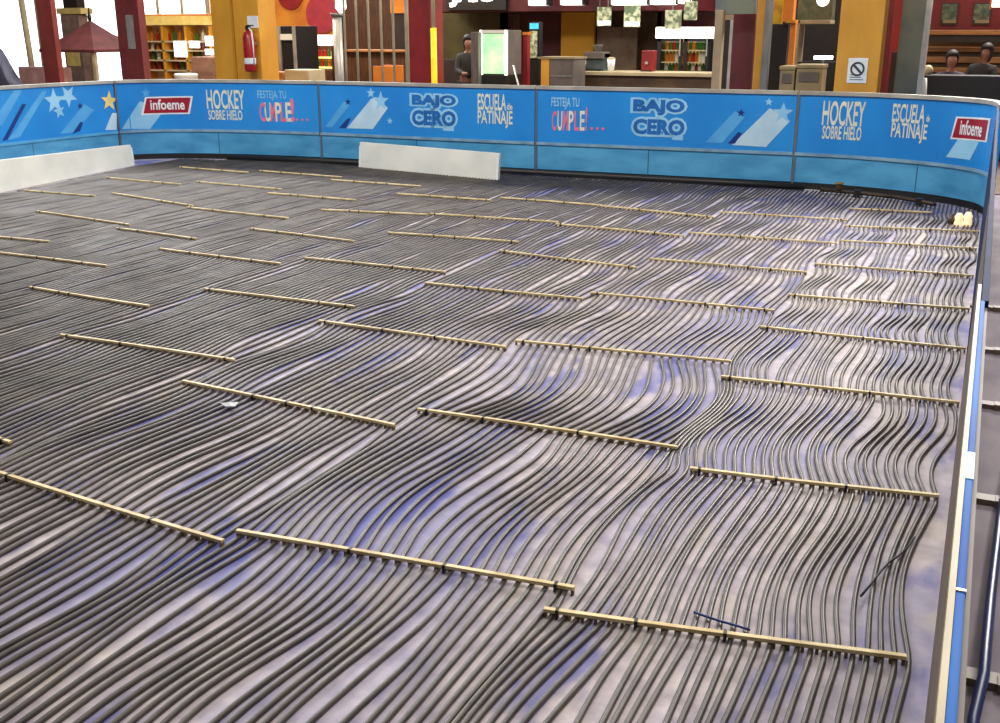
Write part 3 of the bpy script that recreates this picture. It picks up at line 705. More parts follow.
tag(obj('white_bin', lathe(bmesh.new(), [(.16, 0), (.22, .9), (.23, .93), (.2, .95)], (XX(186, 16.5, 75), 16.5, 0), 14), M_board, None, True), 'white bin standing behind the barrier before the display shelving', 'bin')
tag(obj('crate_counter', bxp(192, 57, 214, 86, 17.0, .6, True, .02), mat('counter_brown', (150, 112, 90), (120, 84, 66), rough=.5)), 'brown counter box beside the wide yellow column, behind the barrier', 'counter')
# steel net poles left of the yellow column
for i, (px, lab) in enumerate(((127, None),)): pass

# dark doorway and tan box to the right of yellow column
t = thing('vending_cabinet', 'dark slim vending cabinet with silver frame beside the yellow extinguisher column', 'cabinet')
a, b, c, d = R4(280, 26, 297, 88, 16.5)
obj('body', B(a, b, 16.5, 17.2, 0, d, bev=.01), M_black, t)
for x in (a, b - .05): obj('frame_post', B(x, x + .05, 16.46, 16.5, 0.0, d), M_alu, t)
obj('lit_header', B(a + .05, b - .05, 16.47, 16.5, ZZ(40, 16.5, 288), ZZ(34, 16.5, 288)), M_board, t)
tag(obj('cardboard_box', bxp(285, 70, 309, 88, 15.4, .5, True, .01), M_tan), 'pale cardboard box standing before the slim vending cabinet', 'box')
tag(obj('wooden_box', bxp(262, 72, 283, 88, 15.6, .4, True, .01), M_wood2), 'low wooden box beside the yellow extinguisher column and the pale box', 'box')
# red disc mural on orange wall
for (px, py, r, lab) in ((290, -6, .34, 'round red emblem painted on the orange wall over the vending cabinet'), (322, 14, .42, 'round crimson emblem on the orange wall above the lit bottle rack')):
    g = atY(px, py, YB - .02); bm = bmesh.new(); bmesh.ops.create_cone(bm, cap_ends=True, segments=28, radius1=r, radius2=r, depth=.03, matrix=Matrix.Translation(g) @ Matrix.Rotation(PI / 2, 4, 'X'))
    tag(obj('wall_emblem', bm, M_red if px < 300 else mat('crimson', (170, 50, 60), rough=.5)), lab, 'emblem')
# lit sign and bottle rack
t = thing('bottle_rack', 'bottle rack under a lit white sign on the orange wall', 'rack')
a, b, c, d = R4(306, 35, 332, 86, 19.5)
obj('cabinet', B(a, b, 19.5, 20.0, 0, ZZ(70, 19.5, 320)), M_wood, t)
obj('lit_sign', B(a, b, 19.5, 19.6, ZZ(45.5, 19.5, 320), d, bev=.01), M_glow, t)
obj('back_panel', B(a, b, 19.95, 20.0, ZZ(70, 19.5, 320), d), M_brown, t)
for x in (a, b - .04): obj('side_panel', B(x, x + .04, 19.55, 19.98, ZZ(70, 19.5, 320), ZZ(45, 19.5, 320)), M_wood, t)
zs = []
for py in (57, 67):
    z = ZZ(py, 19.5, 320); zs.append(z); obj('rack_shelf', B(a + .04, b - .04, 19.55, 19.95, z - .03, z), M_warm, t)
bottles(a + .06, b - .06, 19.7, zs, 6, 'bottle on the rack below the lit white sign', 'bottles on the lit rack', .8)
# silver column
t = thing('steel_column', 'bright silver steel column with a lit bulb fixture above it, by the bar screen', 'column')
a, b, c, d = R4(331, 15, 339, 80, 15.0)
obj('shaft', lathe(bmesh.new(), [((b - a) / 2, .0), ((b - a) / 2, d)], ((a + b) / 2, 15.1, 0), 16), M_alu, t, True)
obj('cap', lathe(bmesh.new(), [((b - a) / 2 + .03, 0), ((b - a) / 2 + .03, .05)], ((a + b) / 2, 15.1, d - .02), 16), M_steel, t, True)
obj('bulb', lathe(bmesh.new(), [(.03, 0), (.09, .08), (.08, .2), (.03, .28)], ((a + b) / 2 + .08, 15.1, d + .03), 12), M_glow, t, True)
# bar screen: rods
Yp = 13.6
t = thing('rod_screen', 'row of slim steel rods standing before the dark wood bar', 'screen')
xs = [XX(px, Yp, 40) for px in (345, 357, 369, 381.5, 393.5, 407)]
for i, x in enumerate(xs): tube('rod', [(x, Yp, .04), (x, Yp, 1.8), (x, Yp, 3.2)], .018 if i < 5 else .03, M_beige, t)
obj('base_rail', B(xs[0] - .1, xs[-1] + .1, Yp - .05, Yp + .05, 0, .05), M_steel, t)
obj('head_rail', B(xs[0] - .1, xs[-1] + .1, Yp - .04, Yp + .04, 3.2, 3.27), M_steel, t)
# things in the wood bar
t = thing('bar_counter', 'dark wooden bar counter behind the slim steel rods', 'counter')
a, b, c, d = R4(340, 42, 410, 88, 18.0)
obj('front_panel', B(a, b, 18.05, 18.6, 0, ZZ(52, 18, 375), bev=.01), M_wood, t)
obj('counter_top', B(a, b, 17.95, 18.7, ZZ(52, 18, 375), ZZ(50, 18, 375), bev=.01), M_wood2, t)
t = thing('wood_panel', 'tall dark panel with orange top banner hanging behind the steel rods', 'panel')
obj('panel', bxp(395, 14, 408, 50, 19.0, .1), M_dark, t); obj('banner', bxp(390, -12, 408, 13, 18.95, .06), M_orange, t)
obj('leg', B(XX(396, 19, 50), XX(407, 19, 50), 19.02, 19.08, 0, ZZ(50, 19, 401)), M_dark, t)
def chair(px, py, Y, label):
    x = XX(px, Y, py); t = thing('bar_chair', label, 'chair', 'chairs by the wooden bar', (x, Y, 0))
    obj('seat', B(-.2, .2, -.2, .2, .62, .68, bev=.015), M_wood2, t); obj('backrest', B(-.2, .2, .17, .2, .72, 1.15, bev=.012), M_orange, t)
    for sx_ in (-1, 1):
        for sy_ in (-1, 1): obj('leg', B(sx_ * .17 - .02, sx_ * .17 + .02, sy_ * .17 - .02, sy_ * .17 + .02, 0, .62 if sy_ < 0 else .9), M_wood2, t)
chair(378, 70, 16.0, 'orange backed bar chair behind the steel rods, nearer the silver column'); chair(388, 66, 16.6, 'orange backed bar chair behind the steel rods, nearer the red column')

# yellow tube
t = thing('yellow_tube', 'upright glowing yellow tube post beside the red column', 'post')
x = XX(434, 14.4, 60); obj('tube', lathe(bmesh.new(), [(.045, .3), (.045, ZZ(28, 14.4, 434))], (x, 14.4, 0), 12), M_yglow, t, True)
obj('upper_pole', lathe(bmesh.new(), [(.03, ZZ(28, 14.4, 434)), (.03, 3.4)], (x, 14.4, 0), 10), M_tan, t, True)
obj('base', lathe(bmesh.new(), [(.1, 0), (.1, .02), (.05, .3)], (x, 14.4, 0), 12), M_steel, t, True)
# lit shop sign (lower half of letters shows)
t = thing('shop_sign', 'glowing white letter sign above the olive room, cut by the photo top', 'sign')
obj('sign_board', bxp(446, -25, 506, 10, 18.9, .08), M_black, t)
def sign_text(txt, x0, x1, y0, y1, Y, parent, m):
    vs, fs = text_polys(txt, .05); xa = min(v[0] for v in vs); xb_ = max(v[0] for v in vs); ya = min(v[1] for v in vs); yb_ = max(v[1] for v in vs)
    A0, A1, C0, C1 = R4(x0, y0, x1, y1, Y); bm = bmesh.new()
    q = [bm.verts.new((A0 + (A1 - A0) * (v[0] - xa) / (xb_ - xa), Y, C0 + (C1 - C0) * (v[1] - ya) / (yb_ - ya))) for v in vs]
    for f in fs:
        try: bm.faces.new([q[i] for i in f])
        except ValueError: pass
    r = bmesh.ops.extrude_face_region(bm, geom=list(bm.faces)); bmesh.ops.translate(bm, verts=[v for v in r['geom'] if isinstance(v, bmesh.types.BMVert)], vec=(0, .03, 0))
    obj('lettering', bm, m, parent)
sign_text('JAIO', 449, 496, -16, 7, 18.86, t, M_glow)
# olive room: person, dark seat, grey post, screen
def person(x, Y, zs, label, lean=0., face=0., cl=M_cloth, standing=False, scale=1.0):
    """zs = seat height; a seated (or standing) figure, one continuous skin-modifier body"""
    t = thing('person', label, 'person', None, (x, Y, 0)); t.rotation_euler.z = face; t.scale = (scale,) * 3
    hip = .92 if standing else zs + .1
    J = [(0, 0, hip), (lean * .3, 0, hip + .22), (lean * .7, -.01, hip + .45), (lean, -.02, hip + .55), (lean * 1.05, -.03, hip + .61), (lean * 1.1, -.05, hip + .67), (lean * 1.1, -.04, hip + .79)]
    RD = [.14, .125, .135, .056, .05, .082, .086]; E = [(i, i + 1) for i in range(6)]
    def add(pts, rs, root):
        for p_, r_ in zip(pts, rs): J.append(p_); RD.append(r_); E.append((root, len(J) - 1)); root = len(J) - 1
    for s in (-1, 1):
        add([(lean * .75 + s * .17, 0, hip + .47), (lean * .6 + s * .22, -.06, hip + .22), (s * .14, -.30, hip + .16), (s * .06, -.37, hip + .17)], [.062, .05, .04, .03], 2)
        if standing: add([(s * .1, 0, hip - .08), (s * .1, -.02, hip - .45), (s * .1, .02, .07), (s * .1, -.12, .04)], [.09, .065, .045, .035], 0)
        else: add([(s * .1, -.04, hip), (s * .11, -.40, hip - .02), (s * .11, -.40, .08), (s * .11, -.52, .045)], [.09, .065, .045, .035], 0)
    me = bpy.data.meshes.new('body'); me.from_pydata(J, E, []); o = link('body', me, M_skin, t)
    md = o.modifiers.new('skin', 'SKIN'); md.use_smooth_shade = True
    for i, r_ in enumerate(RD): me.skin_vertices[0].data[i].radius = (r_, r_ * .85)
    me.skin_vertices[0].data[0].use_root = True
    o.modifiers.new('sub', 'SUBSURF').levels = 1; o.modifiers['sub'].render_levels = 1
    # shirt: shell over torso and upper arms
    J2 = J[:4] ; E2 = [(0, 1), (1, 2)]; J2 = J[:4]; E2 = [(0, 1), (1, 2), (2, 3)]; R2 = [RD[0] + .02, RD[1] + .02, RD[2] + .018, RD[3] + .012]
    k0 = 7
    for s in range(2):
        base = 7 + s * 8
        ids = [base, base + 1, base + 2]; root = 2
        for q_, e_ in zip(ids, (.02, .018, .012)): J2 = J2 + [J[q_]]; R2.append(RD[q_] + e_); E2.append((root, len(J2) - 1)); root = len(J2) - 1
    me = bpy.data.meshes.new('shirt'); me.from_pydata(J2, E2, []); o = link('shirt', me, cl, t); o.modifiers.new('skin', 'SKIN').use_smooth_shade = True
    for i, r_ in enumerate(R2): me.skin_vertices[0].data[i].radius = (r_, r_ * .9)
    me.skin_vertices[0].data[0].use_root = True; o.modifiers.new('sub', 'SUBSURF').render_levels = 1
    J3 = [J[0]]; R3 = [RD[0] + .015]; E3 = []
    for s in range(2):
        root = 0
        for q_ in (11, 12, 13):
            q_ += s * 8; J3.append(J[q_]); R3.append(RD[q_] + .014); E3.append((root, len(J3) - 1)); root = len(J3) - 1
    me = bpy.data.meshes.new('trousers'); me.from_pydata(J3, E3, []); o = link('trousers', me, M_cloth2, t); o.modifiers.new('skin', 'SKIN').use_smooth_shade = True
    for i, r_ in enumerate(R3): me.skin_vertices[0].data[i].radius = (r_, r_)
    me.skin_vertices[0].data[0].use_root = True; o.modifiers.new('sub', 'SUBSURF').render_levels = 1
    bm = bmesh.new(); bmesh.ops.create_uvsphere(bm, u_segments=14, v_segments=10, radius=.108)
    hz = hip + .765
    for v in bm.verts:
        if v.co.y < -.02 and v.co.z < .03: v.co.y = -.02
        if v.co.z < -.02 and v.co.y > -.03: v.co.z *= 1.9
        v.co = Vector((v.co.x * .92 + lean * 1.1, v.co.y + .0, v.co.z * 1.05 + hz))
    obj('hair', bm, M_hair, t, True)
    return t
def stool(x, y, label, h=.45):
    t = thing('stool', label, 'stool', 'seats under the people', (x, y, 0))
    obj('seat', lathe(bmesh.new(), [(.17, h - .05), (.18, h - .04), (.18, h - .01), (.16, h)], seg=16), M_wood, t, True)
    for a in range(4): obj('leg', B(.12 * math.cos(a * PI / 2 + .7) - .015, .12 * math.cos(a * PI / 2 + .7) + .015, .12 * math.sin(a * PI / 2 + .7) - .015, .12 * math.sin(a * PI / 2 + .7) + .015, 0, h - .045), M_steel, t)
person(XX(468, 17.4, 50), 17.4, .45, 'person in black standing in the dark olive room before the grey post', 0, .6, M_cloth2, True, .93)
t = thing('dark_sofa', 'dark seat with a pale leg inside the olive room', 'sofa')
a, b, c, d = R4(440, 59, 462, 86, 18.2); obj('seat', B(a, b, 17.9, 18.4, .0, .45, bev=.03), M_black, t); obj('backrest', B(a, b, 18.35, 18.5, .1, d, bev=.03), M_dark, t)
obj('arm', B(b - .1, b, 17.85, 18.4, .0, .7, bev=.02), M_alu, t)
tag(obj('grey_post', bxp(471, 32, 478.5, 88, 16.0, .12, True, .008), M_steel), 'square grey post standing against the glowing green screen', 'post')
t = thing('display_screen', 'glowing pale green display cabinet with a white frame and dark base', 'display cabinet')
a, b, c, d = R4(480, 30, 507, 75, 16.3)
obj('base', B(a, b, 16.3, 16.9, 0, c, bev=.01), M_black, t)
obj('case', B(a, b, 16.34, 16.9, c, d, bev=.01), M_grey, t)
obj('screen', B(a + .04, b - .05, 16.31, 16.345, c + .02, d - .06), M_screen, t)
for x in (a, b - .04): obj('frame_side', B(x, x + .035, 16.29, 16.34, c, d), M_glow, t)
obj('frame_top', B(a, b, 16.29, 16.34, d - .05, d), M_board, t)
tag(tube('slanting_pole', [(XX(519, 15.2, 86), 15.2, 0), (XX(519, 15.2, 86) - .03, 15.25, ZZ(86, 15.2, 519)), (XX(511, 15.4, 66), 15.5, ZZ(66, 15.4, 511))], .014, M_alu), 'thin slanting silver pole beside the glowing green display cabinet', 'pole')
# red wall area
card(513, 14, 519, 40, YB - .06, M_brown, 'framed_notice', 'narrow olive framed notice on the dark red wall', 'notice', dep=.059)
t = thing('red_post', 'bright red upright post before the dark red wall', 'post'); obj('shaft', bxp(523, 34, 527.5, 88, 17.0, .12, True, .01), M_red, t)
obj('cap', bxp(522.5, 32, 528, 35, 16.98, .16), M_orange, t)
t = thing('lit_menu', 'lit menu stand with a cyan header beside the red post', 'menu stand')
a, b, c, d = R4(529, 22, 539.5, 58, 17.6); obj('frame', B(a, b, 17.6, 17.75, .0, d, bev=.01), M_black, t)
obj('header', B(a + .02, b - .02, 17.575, 17.6, ZZ(29, 17.6, 534), d - .02), M_cyan, t); obj('menu_page', B(a + .02, b - .04, 17.575, 17.6, c, ZZ(31, 17.6, 534)), M_photo, t)
# lit boxes along the soffit
for i, (x0, x1, y1, lab) in enumerate(((528, 546, 5.5, 'round ended'), (560, 582, 5, 'long'), (611, 647, 5, 'longest'), (650, 676, 4.5, 'plain'), (678, 692, 3.5, 'small'))):
    w_ = ['nearest the lit menu stand', 'above the yellow panel', 'above the two menu cards', 'above the drinks fridge', 'by the beige post'][i]
    t = thing('ceiling_sign', lab + ' lit white sign box under the red soffit, ' + w_, 'sign', 'lit white sign boxes')
    a, b, c, d = R4(x0, -14, x1, y1, 18.7)
    obj('light_box', B(a, b, 18.7, 18.95, c, d, bev=.03), M_glow, t); obj('end_cap', B(b, b + .04, 18.7, 18.95, c, d), M_black, t)
tag(obj('yellow_partition', bxp(561, 8, 594, 57, 20.5, .1, True), mat('yellow_bright', (216, 158, 14), (196, 140, 10), rough=.5, scale=1)), 'bright yellow wall panel behind the food counter', 'panel')
tag(obj('steel_splashback', bxp(597, 27, 637, 58, 20.6, .08, True), mat('dull_steel', (132, 112, 88), (112, 94, 72), rough=.4, metal=.3)), 'dull steel splash panel under the two menu cards', 'panel')
for (x0, y0, x1, y1, lab) in ((597, 7, 611, 26, 'lit menu card hanging beside the yellow panel, the one nearer it'), (624, 6, 640, 27, 'lit menu card hanging nearer the drinks fridge, left of the poster')):
    t = thing('menu_card', lab.replace(', left of the poster', ', over the steel panel edge'), 'menu card', 'hanging menu cards')
    obj('card', bxp(x0, y0, x1, y1, 18.9, .03), M_photo, t); obj('footer', bxp(x0 + 1, y1 - 5, x1 - 1, y1 - 1, 18.885, .012), M_glow, t)
    a, b, c, d = R4(x0, -8, x1, y0, 18.9)
    for q in (.2, .8): obj('hanger', B(a + (b - a) * q - .008, a + (b - a) * q + .008, 18.905, 18.92, c, 4.0), M_steel, t)
for (x0, y0, x1, y1, lab) in ((665, 10, 681, 29, 'pale poster card hung over the drinks fridge header'), (684, 1, 697, 20, 'green tinted poster card hung above the end of the fridge header')):
    t = thing('poster_card', lab, 'poster', 'hanging poster cards'); obj('card', bxp(x0, y0, x1, y1, 18.4, .03), M_photo, t)
    a, b, c, d = R4(x0, -8, x1, y0, 18.4); obj('hanger', B((a + b) / 2 - .01, (a + b) / 2 + .01, 18.405, 18.42, c, 4.0), M_steel, t)
# counter
t = thing('food_counter', 'long dark food counter with a pale worktop edge below the menu cards', 'counter')
a, b, c, d = R4(578, 72, 714, 90, 17.3)
obj('front', B(a + .05, b, 17.4, 18.1, 0, ZZ(76, 17.3, 645), bev=.01), M_brown, t)
obj('worktop', B(a, b, 17.3, 18.15, ZZ(76, 17.3, 645), ZZ(72.5, 17.3, 645), bev=.008), M_tan, t)
ztop = ZZ(72.5, 17.3, 645)
obj('kick_plate', B(a + .1, b, 17.36, 17.4, 0, .15), M_black, t)
t = thing('coffee_machine', 'grey coffee machine on the food counter by the yellow panel', 'coffee machine', None, (XX(597, 17.8, 60), 17.8, ztop))
obj('body', B(-.17, .17, -.12, .2, 0.0, .30, bev=.02), mat('machine_grey', (92, 104, 104), (66, 76, 76), rough=.35, metal=.4), t); obj('head', B(-.17, .17, -.2, .2, .2, .31, bev=.02), M_grey, t)
obj('drip_tray', B(-.14, .14, -.2, -.1, 0, .03), M_black, t); obj('hopper', lathe(bmesh.new(), [(.05, 0), (.09, .1), (.09, .12)], (0, .05, .305), 10), M_steel, t)
for px, lab in ((578.5, 'pale cup at the end of the food counter, beside the grey cabinet'), (611, 'white napkin holder cup on the middle of the food counter')):
    x = XX(px, 17.5, 70) + (.06 if px < 580 else 0); h = .15 if px < 600 else .2
    t = thing('cup', lab, 'cup', None, (x, 17.5, ztop + .001)); obj('wall', lathe(bmesh.new(), [(.05, 0), (.07, h), (.06, h), (.042, .01)], seg=12), M_white, t, True); obj('lid', lathe(bmesh.new(), [(.072, h), (.072, h + .015), (.03, h + .03)], seg=12), M_tan, t, True)
t = thing('grey_cabinet', 'grey ribbed cabinet with a yellow end panel beside the food counter', 'cabinet')
a, b, c, d = R4(549, 59, 573, 90, 16.6); obj('body', B(a, b, 16.6, 17.2, 0, d, bev=.01), M_grey, t)
for q in range(6): obj('rib', B(a + .02, b - .02, 16.59, 16.6, .1 + q * (d - .2) / 6, .13 + q * (d - .2) / 6), M_steel, t)
obj('end_panel', B(XX(541, 16.6, 70), a, 16.6, 17.2, 0, d), M_yel, t); obj('top', B(a - .2, b + .02, 16.58, 17.22, d, d + .03), M_khaki, t)
# fridge
t = thing('drinks_fridge', 'tall glass door drinks fridge with a glowing white header', 'fridge')
a, b, c, d = R4(656, 27, 710, 88, 18.6); zh = ZZ(38.5, 18.6, 683)
obj('body', B(a, b, 18.9, 19.4, 0, zh, bev=.01), M_black, t)
obj('header', B(a - .03, b + .03, 18.6, 19.4, zh, d, bev=.02), M_glow, t)
for x in (a, b - .08): obj('side_wall', B(x, x + .08, 18.62, 18.9, 0, zh), M_black, t)
zs = []
for py in (50, 62, 74):
    z = ZZ(py, 18.6, 683); zs.append(z); obj('shelf', B(a + .08, b - .08, 18.66, 18.9, z - .02, z), M_tan, t)
obj('lining', B(a + .08, b - .08, 18.885, 18.9, zs[-1], zh), M_shelfglow, t)
obj('base', B(a, b, 18.62, 18.9, 0, ZZ(76, 18.6, 683)), M_black, t)
mid = (a + b) / 2
for x0_, x1_ in ((a + .02, mid - .01), (mid + .01, b - .02)):
    dr = bmesh.new()
    for (u0, u1, v0, v1) in ((x0_, x0_ + .06, zs[-1], zh), (x1_ - .06, x1_, zs[-1], zh), (x0_, x1_, zs[-1], zs[-1] + .06), (x0_, x1_, zh - .05, zh)): box(dr, u0, u1, 18.59, 18.618, v0, v1)
    dd = obj('door', dr, M_black, t); obj('handle', B(x1_ - .05, x1_ - .03, 18.56, 18.59, zs[-1] + .3, zs[-1] + .6), M_alu, dd)
bottles(a + .12, b - .12, 18.78, zs, 12, 'drink bottle on a shelf of the tall glass door fridge', 'bottles in the drinks fridge', .85)
# red machine left of fridge
t = thing('red_dispenser', 'red drinks dispenser on the counter beside the fridge', 'dispenser', None, (XX(649, 17.85, 62), 17.85, ztop))
obj('body', B(-.1, .1, -.12, .12, 0, .34, bev=.02), M_red, t); obj('tap', B(-.02, .02, -.17, -.12, .12, .16), M_alu, t); obj('tray', B(-.09, .09, -.18, -.1, 0, .02), M_black, t)
# posts, sign, maroon part
t = thing('beige_post', 'beige square post at the end of the food counter, touching the hanging grey sign', 'post'); obj('shaft', bxp(713, 10, 721, 90, 15.6, .16, True, .01), M_beige, t); obj('plinth', B(XX(713, 15.6, 80) - .06, XX(721, 15.6, 80) + .06, 15.55, 15.8, 0, .08), M_grey, t)
t = thing('hanging_sign', 'blurred grey blue sign board hanging above the dark maroon column', 'sign'); obj('board', bxp(716, -25, 757, 14, 15.9, .06), mat('sign_greyblue', (104, 112, 100), (72, 92, 104), rough=.4, scale=2), t)
a, b, c, d = R4(716, -25, 757, 14, 15.9)
for q in (.15, .85): obj('hanger', B(a + (b - a) * q - .012, a + (b - a) * q + .012, 15.92, 15.94, d, 4.2), M_steel, t)
t = thing('door_frame', 'dark doorway frame with a bright silver edge beside the maroon column', 'doorway'); a, b, c, d = R4(722, 20, 732, 88, 17.4)
obj('panel', B(a, b - .04, 17.4, 17.5, 0, d), M_dark, t); obj('silver_edge', B(b - .05, b, 17.36, 17.5, 0, d), M_alu, t); obj('lintel', B(a, b, 17.38, 17.52, d, d + .08), M_beige, t)
tag(obj('steel_post', bxp(763, -14, 770, 90, 15.0, .12, True, .008), M_steel), 'grey steel post beside the narrow yellow column', 'post')
t = thing('orange_post', 'slim orange post widening at the top behind the khaki bins', 'post'); obj('shaft', bxp(788, 20, 793.5, 90, 17.5, .14, True, .01), M_orange, t); obj('head', bxp(783, -12, 794, 22, 17.45, .24, False, .02), M_orange, t)
obj('collar', bxp(786, 20, 795, 23, 17.43, .3), M_yeld, t)
tag(obj('yellow_board', bxp(770, -40, 784, 23.9, 17.85, .06), mat('yellow_olive', (196, 160, 20), (160, 120, 14), rough=.5)), 'small olive yellow board hanging between the grey post and orange post', 'board')
tag(obj('black_cabinet', bxp(768, 24, 786, 90, 17.7, .4, True, .01), M_black), 'tall black cabinet between the grey post and the orange post', 'cabinet')
def bin_(x0, y0, x1, label):
    t = thing('litter_bin', label, 'bin', 'khaki litter bins'); a, b, c, d = R4(x0, y0, x1, 90, 15.0)
    obj('body', B(a, b, 15.0, 15.45, 0, d - .05, bev=.015), M_khaki, t); obj('lid', B(a - .01, b + .01, 14.98, 15.47, d - .05, d, bev=.012), M_khaki, t); obj('flap', B(a + .04, b - .04, 14.975, 14.985, d - .22, d - .1), M_grey, t)
bin_(779.5, 66, 794.5, 'narrow khaki litter bin under the orange post'); bin_(796, 64.5, 822, 'wide khaki litter bin beside the yellow notice column')
t = thing('kitchen_hood', 'dark kitchen serving hatch with a pale lintel and hanging lamp', 'serving hatch'); a, b, c, d = R4(795, 20, 829, 86, 19.2)
obj('lintel', B(a, b, 19.0, 19.6, ZZ(24, 19.2, 812), d, bev=.01), M_beige, t); obj('jamb', B(a, a + .07, 19.0, 19.6, 0, d), M_beige, t); obj('counter', B(a, b + .3, 19.1, 19.8, 0, ZZ(62, 19.2, 812)), M_black, t)
obj('upper_panel', B(a, b, 19.1, 19.5, d, 4.0), mat('green_tile', (96, 90, 60), (60, 66, 40), rough=.5, scale=9), t)
t = thing('bar_lamp', 'small lit white lamp glowing low in the dark serving hatch', 'lamp', None, (XX(823, 18.95, 58), 18.95, 0)); z = ZZ(59.5, 18.95, 823)
obj('shade', B(-.15, .15, -.05, .12, z, z + .06, bev=.015), M_glow, t); obj('stem', B(-.015, .015, .03, .06, 0, z), M_steel, t)
t = thing('pendant_lamp', 'round white pendant lamp at the photo top above the serving hatch', 'lamp', None, tuple(atY(823, 0, 17.5))); bm = bmesh.new(); bmesh.ops.create_uvsphere(bm, u_segments=16, v_segments=10, radius=.095); obj('globe', bm, M_glow, t, True); obj('cord', B(-.008, .008, -.008, .008, .09, 1.6), M_black, t)
# right part
t = thing('red_strip_post', 'narrow red post between the yellow notice column and the grey steel column', 'post'); obj('shaft', bxp(891, -10, 899, 90, 15.4, .15, True, .01), M_red, t); obj('base', bxp(890, 52, 896, 90, 15.2, .15, True), M_dark, t)
t = thing('steel_clad_column', 'wide grey steel clad column beside the yellow notice column', 'column'); a, b, c, d = R4(899, -14, 926, 90, 14.6)
obj('cladding', B(a, b, 14.6, 15.1, 0, 4.4, bev=.015), mat('clad_steel', (116, 116, 98), (88, 90, 78), rough=.4, metal=.4, scale=2), t); obj('edge_strip', B(b - .04, b + .015, 14.59, 15.0, .6, 4.4), M_alu, t)
t = thing('wooden_rail', 'long pale wooden rail across the red wall under the framed pictures', 'rail'); Y = 20.4; a, b, c, d = R4(926, 30, 1040, 35, Y)
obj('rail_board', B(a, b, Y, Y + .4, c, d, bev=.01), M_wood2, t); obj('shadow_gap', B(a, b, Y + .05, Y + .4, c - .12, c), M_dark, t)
t = thing('slatted_backdrop', 'brown slatted wooden backdrop behind the two seated people', 'wall panelling')
a, b, c, d = R4(918, 36, 1050, 80, YB - .02); obj('backing', B(a, b, YB - .02, YB - .001, 0, d), M_brown, t)
for py, hh in ((47, 5), (57, 6), (68, 5)): obj('slat', bxp(922, py, 1040, py + hh, YB - .14, .12, False, .01), mat('slat_wood', (158, 108, 58), (112, 72, 36), rough=.5, scale=4, stretch=(.6, 4, 4)), t)
for x0, x1, lab in ((942, 957, 'dark framed picture on the red wall, the one by the grey steel column'), (974, 990, 'dark framed picture on the red wall, the one nearest the lit sign')):
    t = thing('framed_picture', lab, 'picture', 'framed pictures on the red wall'); obj('frame', bxp(x0 - 1, 3, x1 + 1, 25, YB - .05, .04), M_dark, t); obj('print', bxp(x0, 4, x1, 20, YB - .06, .015), M_photod, t); obj('caption_strip', bxp(x0 + 1, 20, x1 - 1, 23, YB - .06, .015), M_khaki, t)
t = thing('lit_corner_sign', 'lit white sign in the top corner over the framed pictures', 'sign'); obj('light_box', bxp(993, -16, 1020, 7, 19.8, .2, False, .02), M_glow, t); obj('bracket', bxp(991, -16, 993, 9, 19.82, .12), M_orange, t)
tag(obj('dark_bench_wall', bxp(924, 76, 1060, 92, 16.2, .4, True, .015), M_black), 'long low black counter in front of the two seated people', 'counter')
t = thing('white_topped_post', 'small post with a shiny white cap at the end of the black counter', 'post', None, (XX(925, 15.0, 75), 15.0, 0)); obj('shaft', lathe(bmesh.new(), [(.05, 0), (.04, .9)], seg=10), M_dark, t, True); obj('cap', lathe(bmesh.new(), [(.035, .86), (.05, .93), (.03, ZZ(78, 15, 925))], seg=10), M_board, t, True)
for (px, lab, ln, fc, c_) in ((952, 'person in dark clothes seated upright behind the black counter, near the steel clad column', 0, .1, M_cloth), (979, 'person in black leaning while seated behind the black counter, below the framed pictures', .1, -.3, M_cloth2)):
    Y = 18.5 if px < 960 else 19.4; x = XX(px, Y, 60); zhead = ZZ(49 if px < 960 else 42, Y, px); sh_ = zhead - .1 - .88
    sh_ = max(.3, min(.75, sh_)); person(x, Y, sh_, lab, ln, fc, c_)
t = thing('wall_lamp', 'small warm round lamp beside the steel clad column above the white capped post', 'lamp', None, (XX(928, 16.4, 69), 16.4, 0)); z = ZZ(70, 16.4, 928)
bm = bmesh.new(); bmesh.ops.create_uvsphere(bm, u_segments=12, v_segments=8, radius=.07, matrix=Matrix.Translation((0, 0, z))); obj('globe', bm, M_tan, t, True); obj('stem', B(-.01, .01, -.01, .01, ZZ(76, 16.2, 925) - .02, z - .05), M_steel, t)

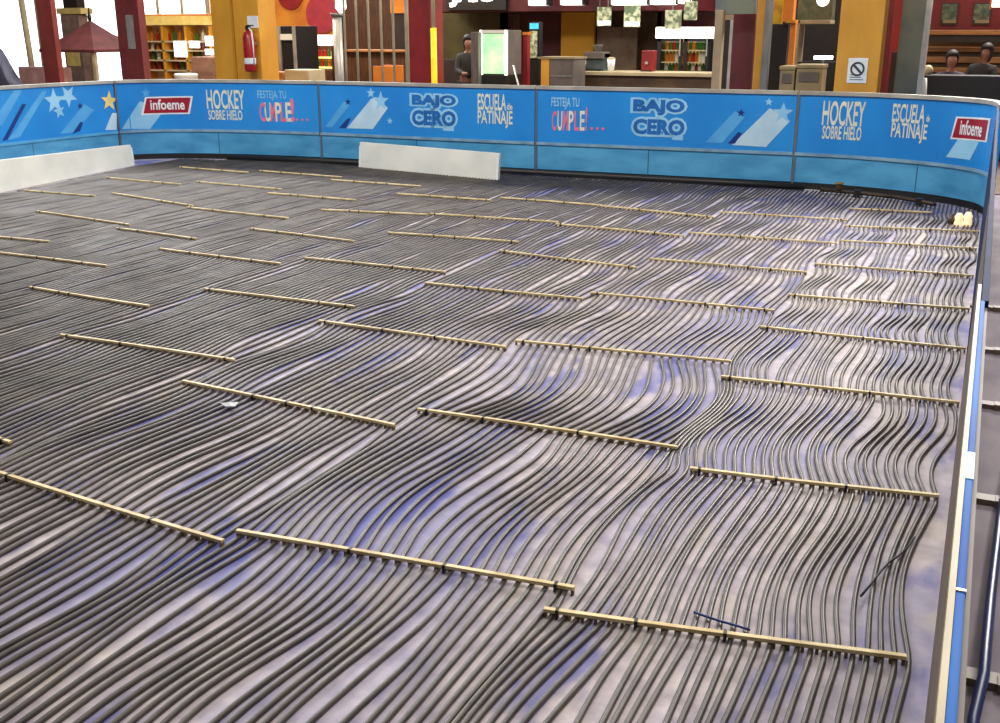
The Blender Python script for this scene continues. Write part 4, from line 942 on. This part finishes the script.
# ------------------------------------------------------------------ light
w = bpy.data.worlds.new('world'); S.world = w; w.use_nodes = True
bg = w.node_tree.nodes['Background']; bg.inputs[0].default_value = (.86, .9, 1.0, 1); bg.inputs[1].default_value = .14
def area(name, loc, size, size_y, power, color, rot=(0, 0, 0)):
    d = bpy.data.lights.new(name, 'AREA'); d.shape = 'RECTANGLE'; d.size = size; d.size_y = size_y; d.energy = power; d.color = color
    o = bpy.data.objects.new(name, d); COL.objects.link(o); o.location = loc; o.rotation_euler = rot
for x, pw in ((-10.0, 70), (-5.5, 60), (-1.0, 110)):
    for y in (2.5, 8.0): area('ceiling_lamp', (x, y, 6.2), 1.4, 1.4, pw, (1, .95, .88))  # rows of unseen overhead area lights over the rink
def aim(name, loc, to, sx, sy, pw, col):
    d = (Vector(to) - Vector(loc)).to_track_quat('-Z', 'Y').to_euler(); area(name, loc, sx, sy, pw, col, tuple(d))
aim('window_daylight', (-15, 19.5, 8.5), (-4, 5, 0), 9, 4, 2600, (.93, .96, 1.0))  # stands in for daylight from the far-left windows, itself out of view
aim('window_daylight', (1.5, 20.5, 8.0), (-1, 4, 0), 6, 3, 2600, (1, .95, .9))  # added warm back light, unseen, with no window behind it
aim('ceiling_lamp', (-1.5, 7.5, 5.6), (-2.5, 13, 1.0), 5, .8, 165, (1, .97, .93))  # added out of view to brighten barrier and column fronts
aim('ceiling_lamp', (-8, 7.5, 5.6), (-8, 13, 1.0), 5, .8, 285, (1, .98, .96))  # second unseen light added for the banners and columns
area('ceiling_lamp', (2.4, 4.5, 6.2), 1.4, 1.4, 170, (1, .95, .9))  # added above the walkway to brighten it, out of view
aim('ceiling_lamp', (-3, 14.6, 5.2), (-4, 21, 1.5), 8, 1, 190, (1, .82, .58))  # unseen warm light added for the shop walls
aim('ceiling_lamp', (-12, 14.6, 5.2), (-13, 21, 1.5), 8, 1, 480, (1, .86, .66))  # another unseen warm light added for the shelving side of the shops

S.view_settings.view_transform = 'Standard'; S.view_settings.look = 'None'; S.view_settings.exposure = 0; S.view_settings.gamma = 1; S.view_settings.use_curve_mapping = False
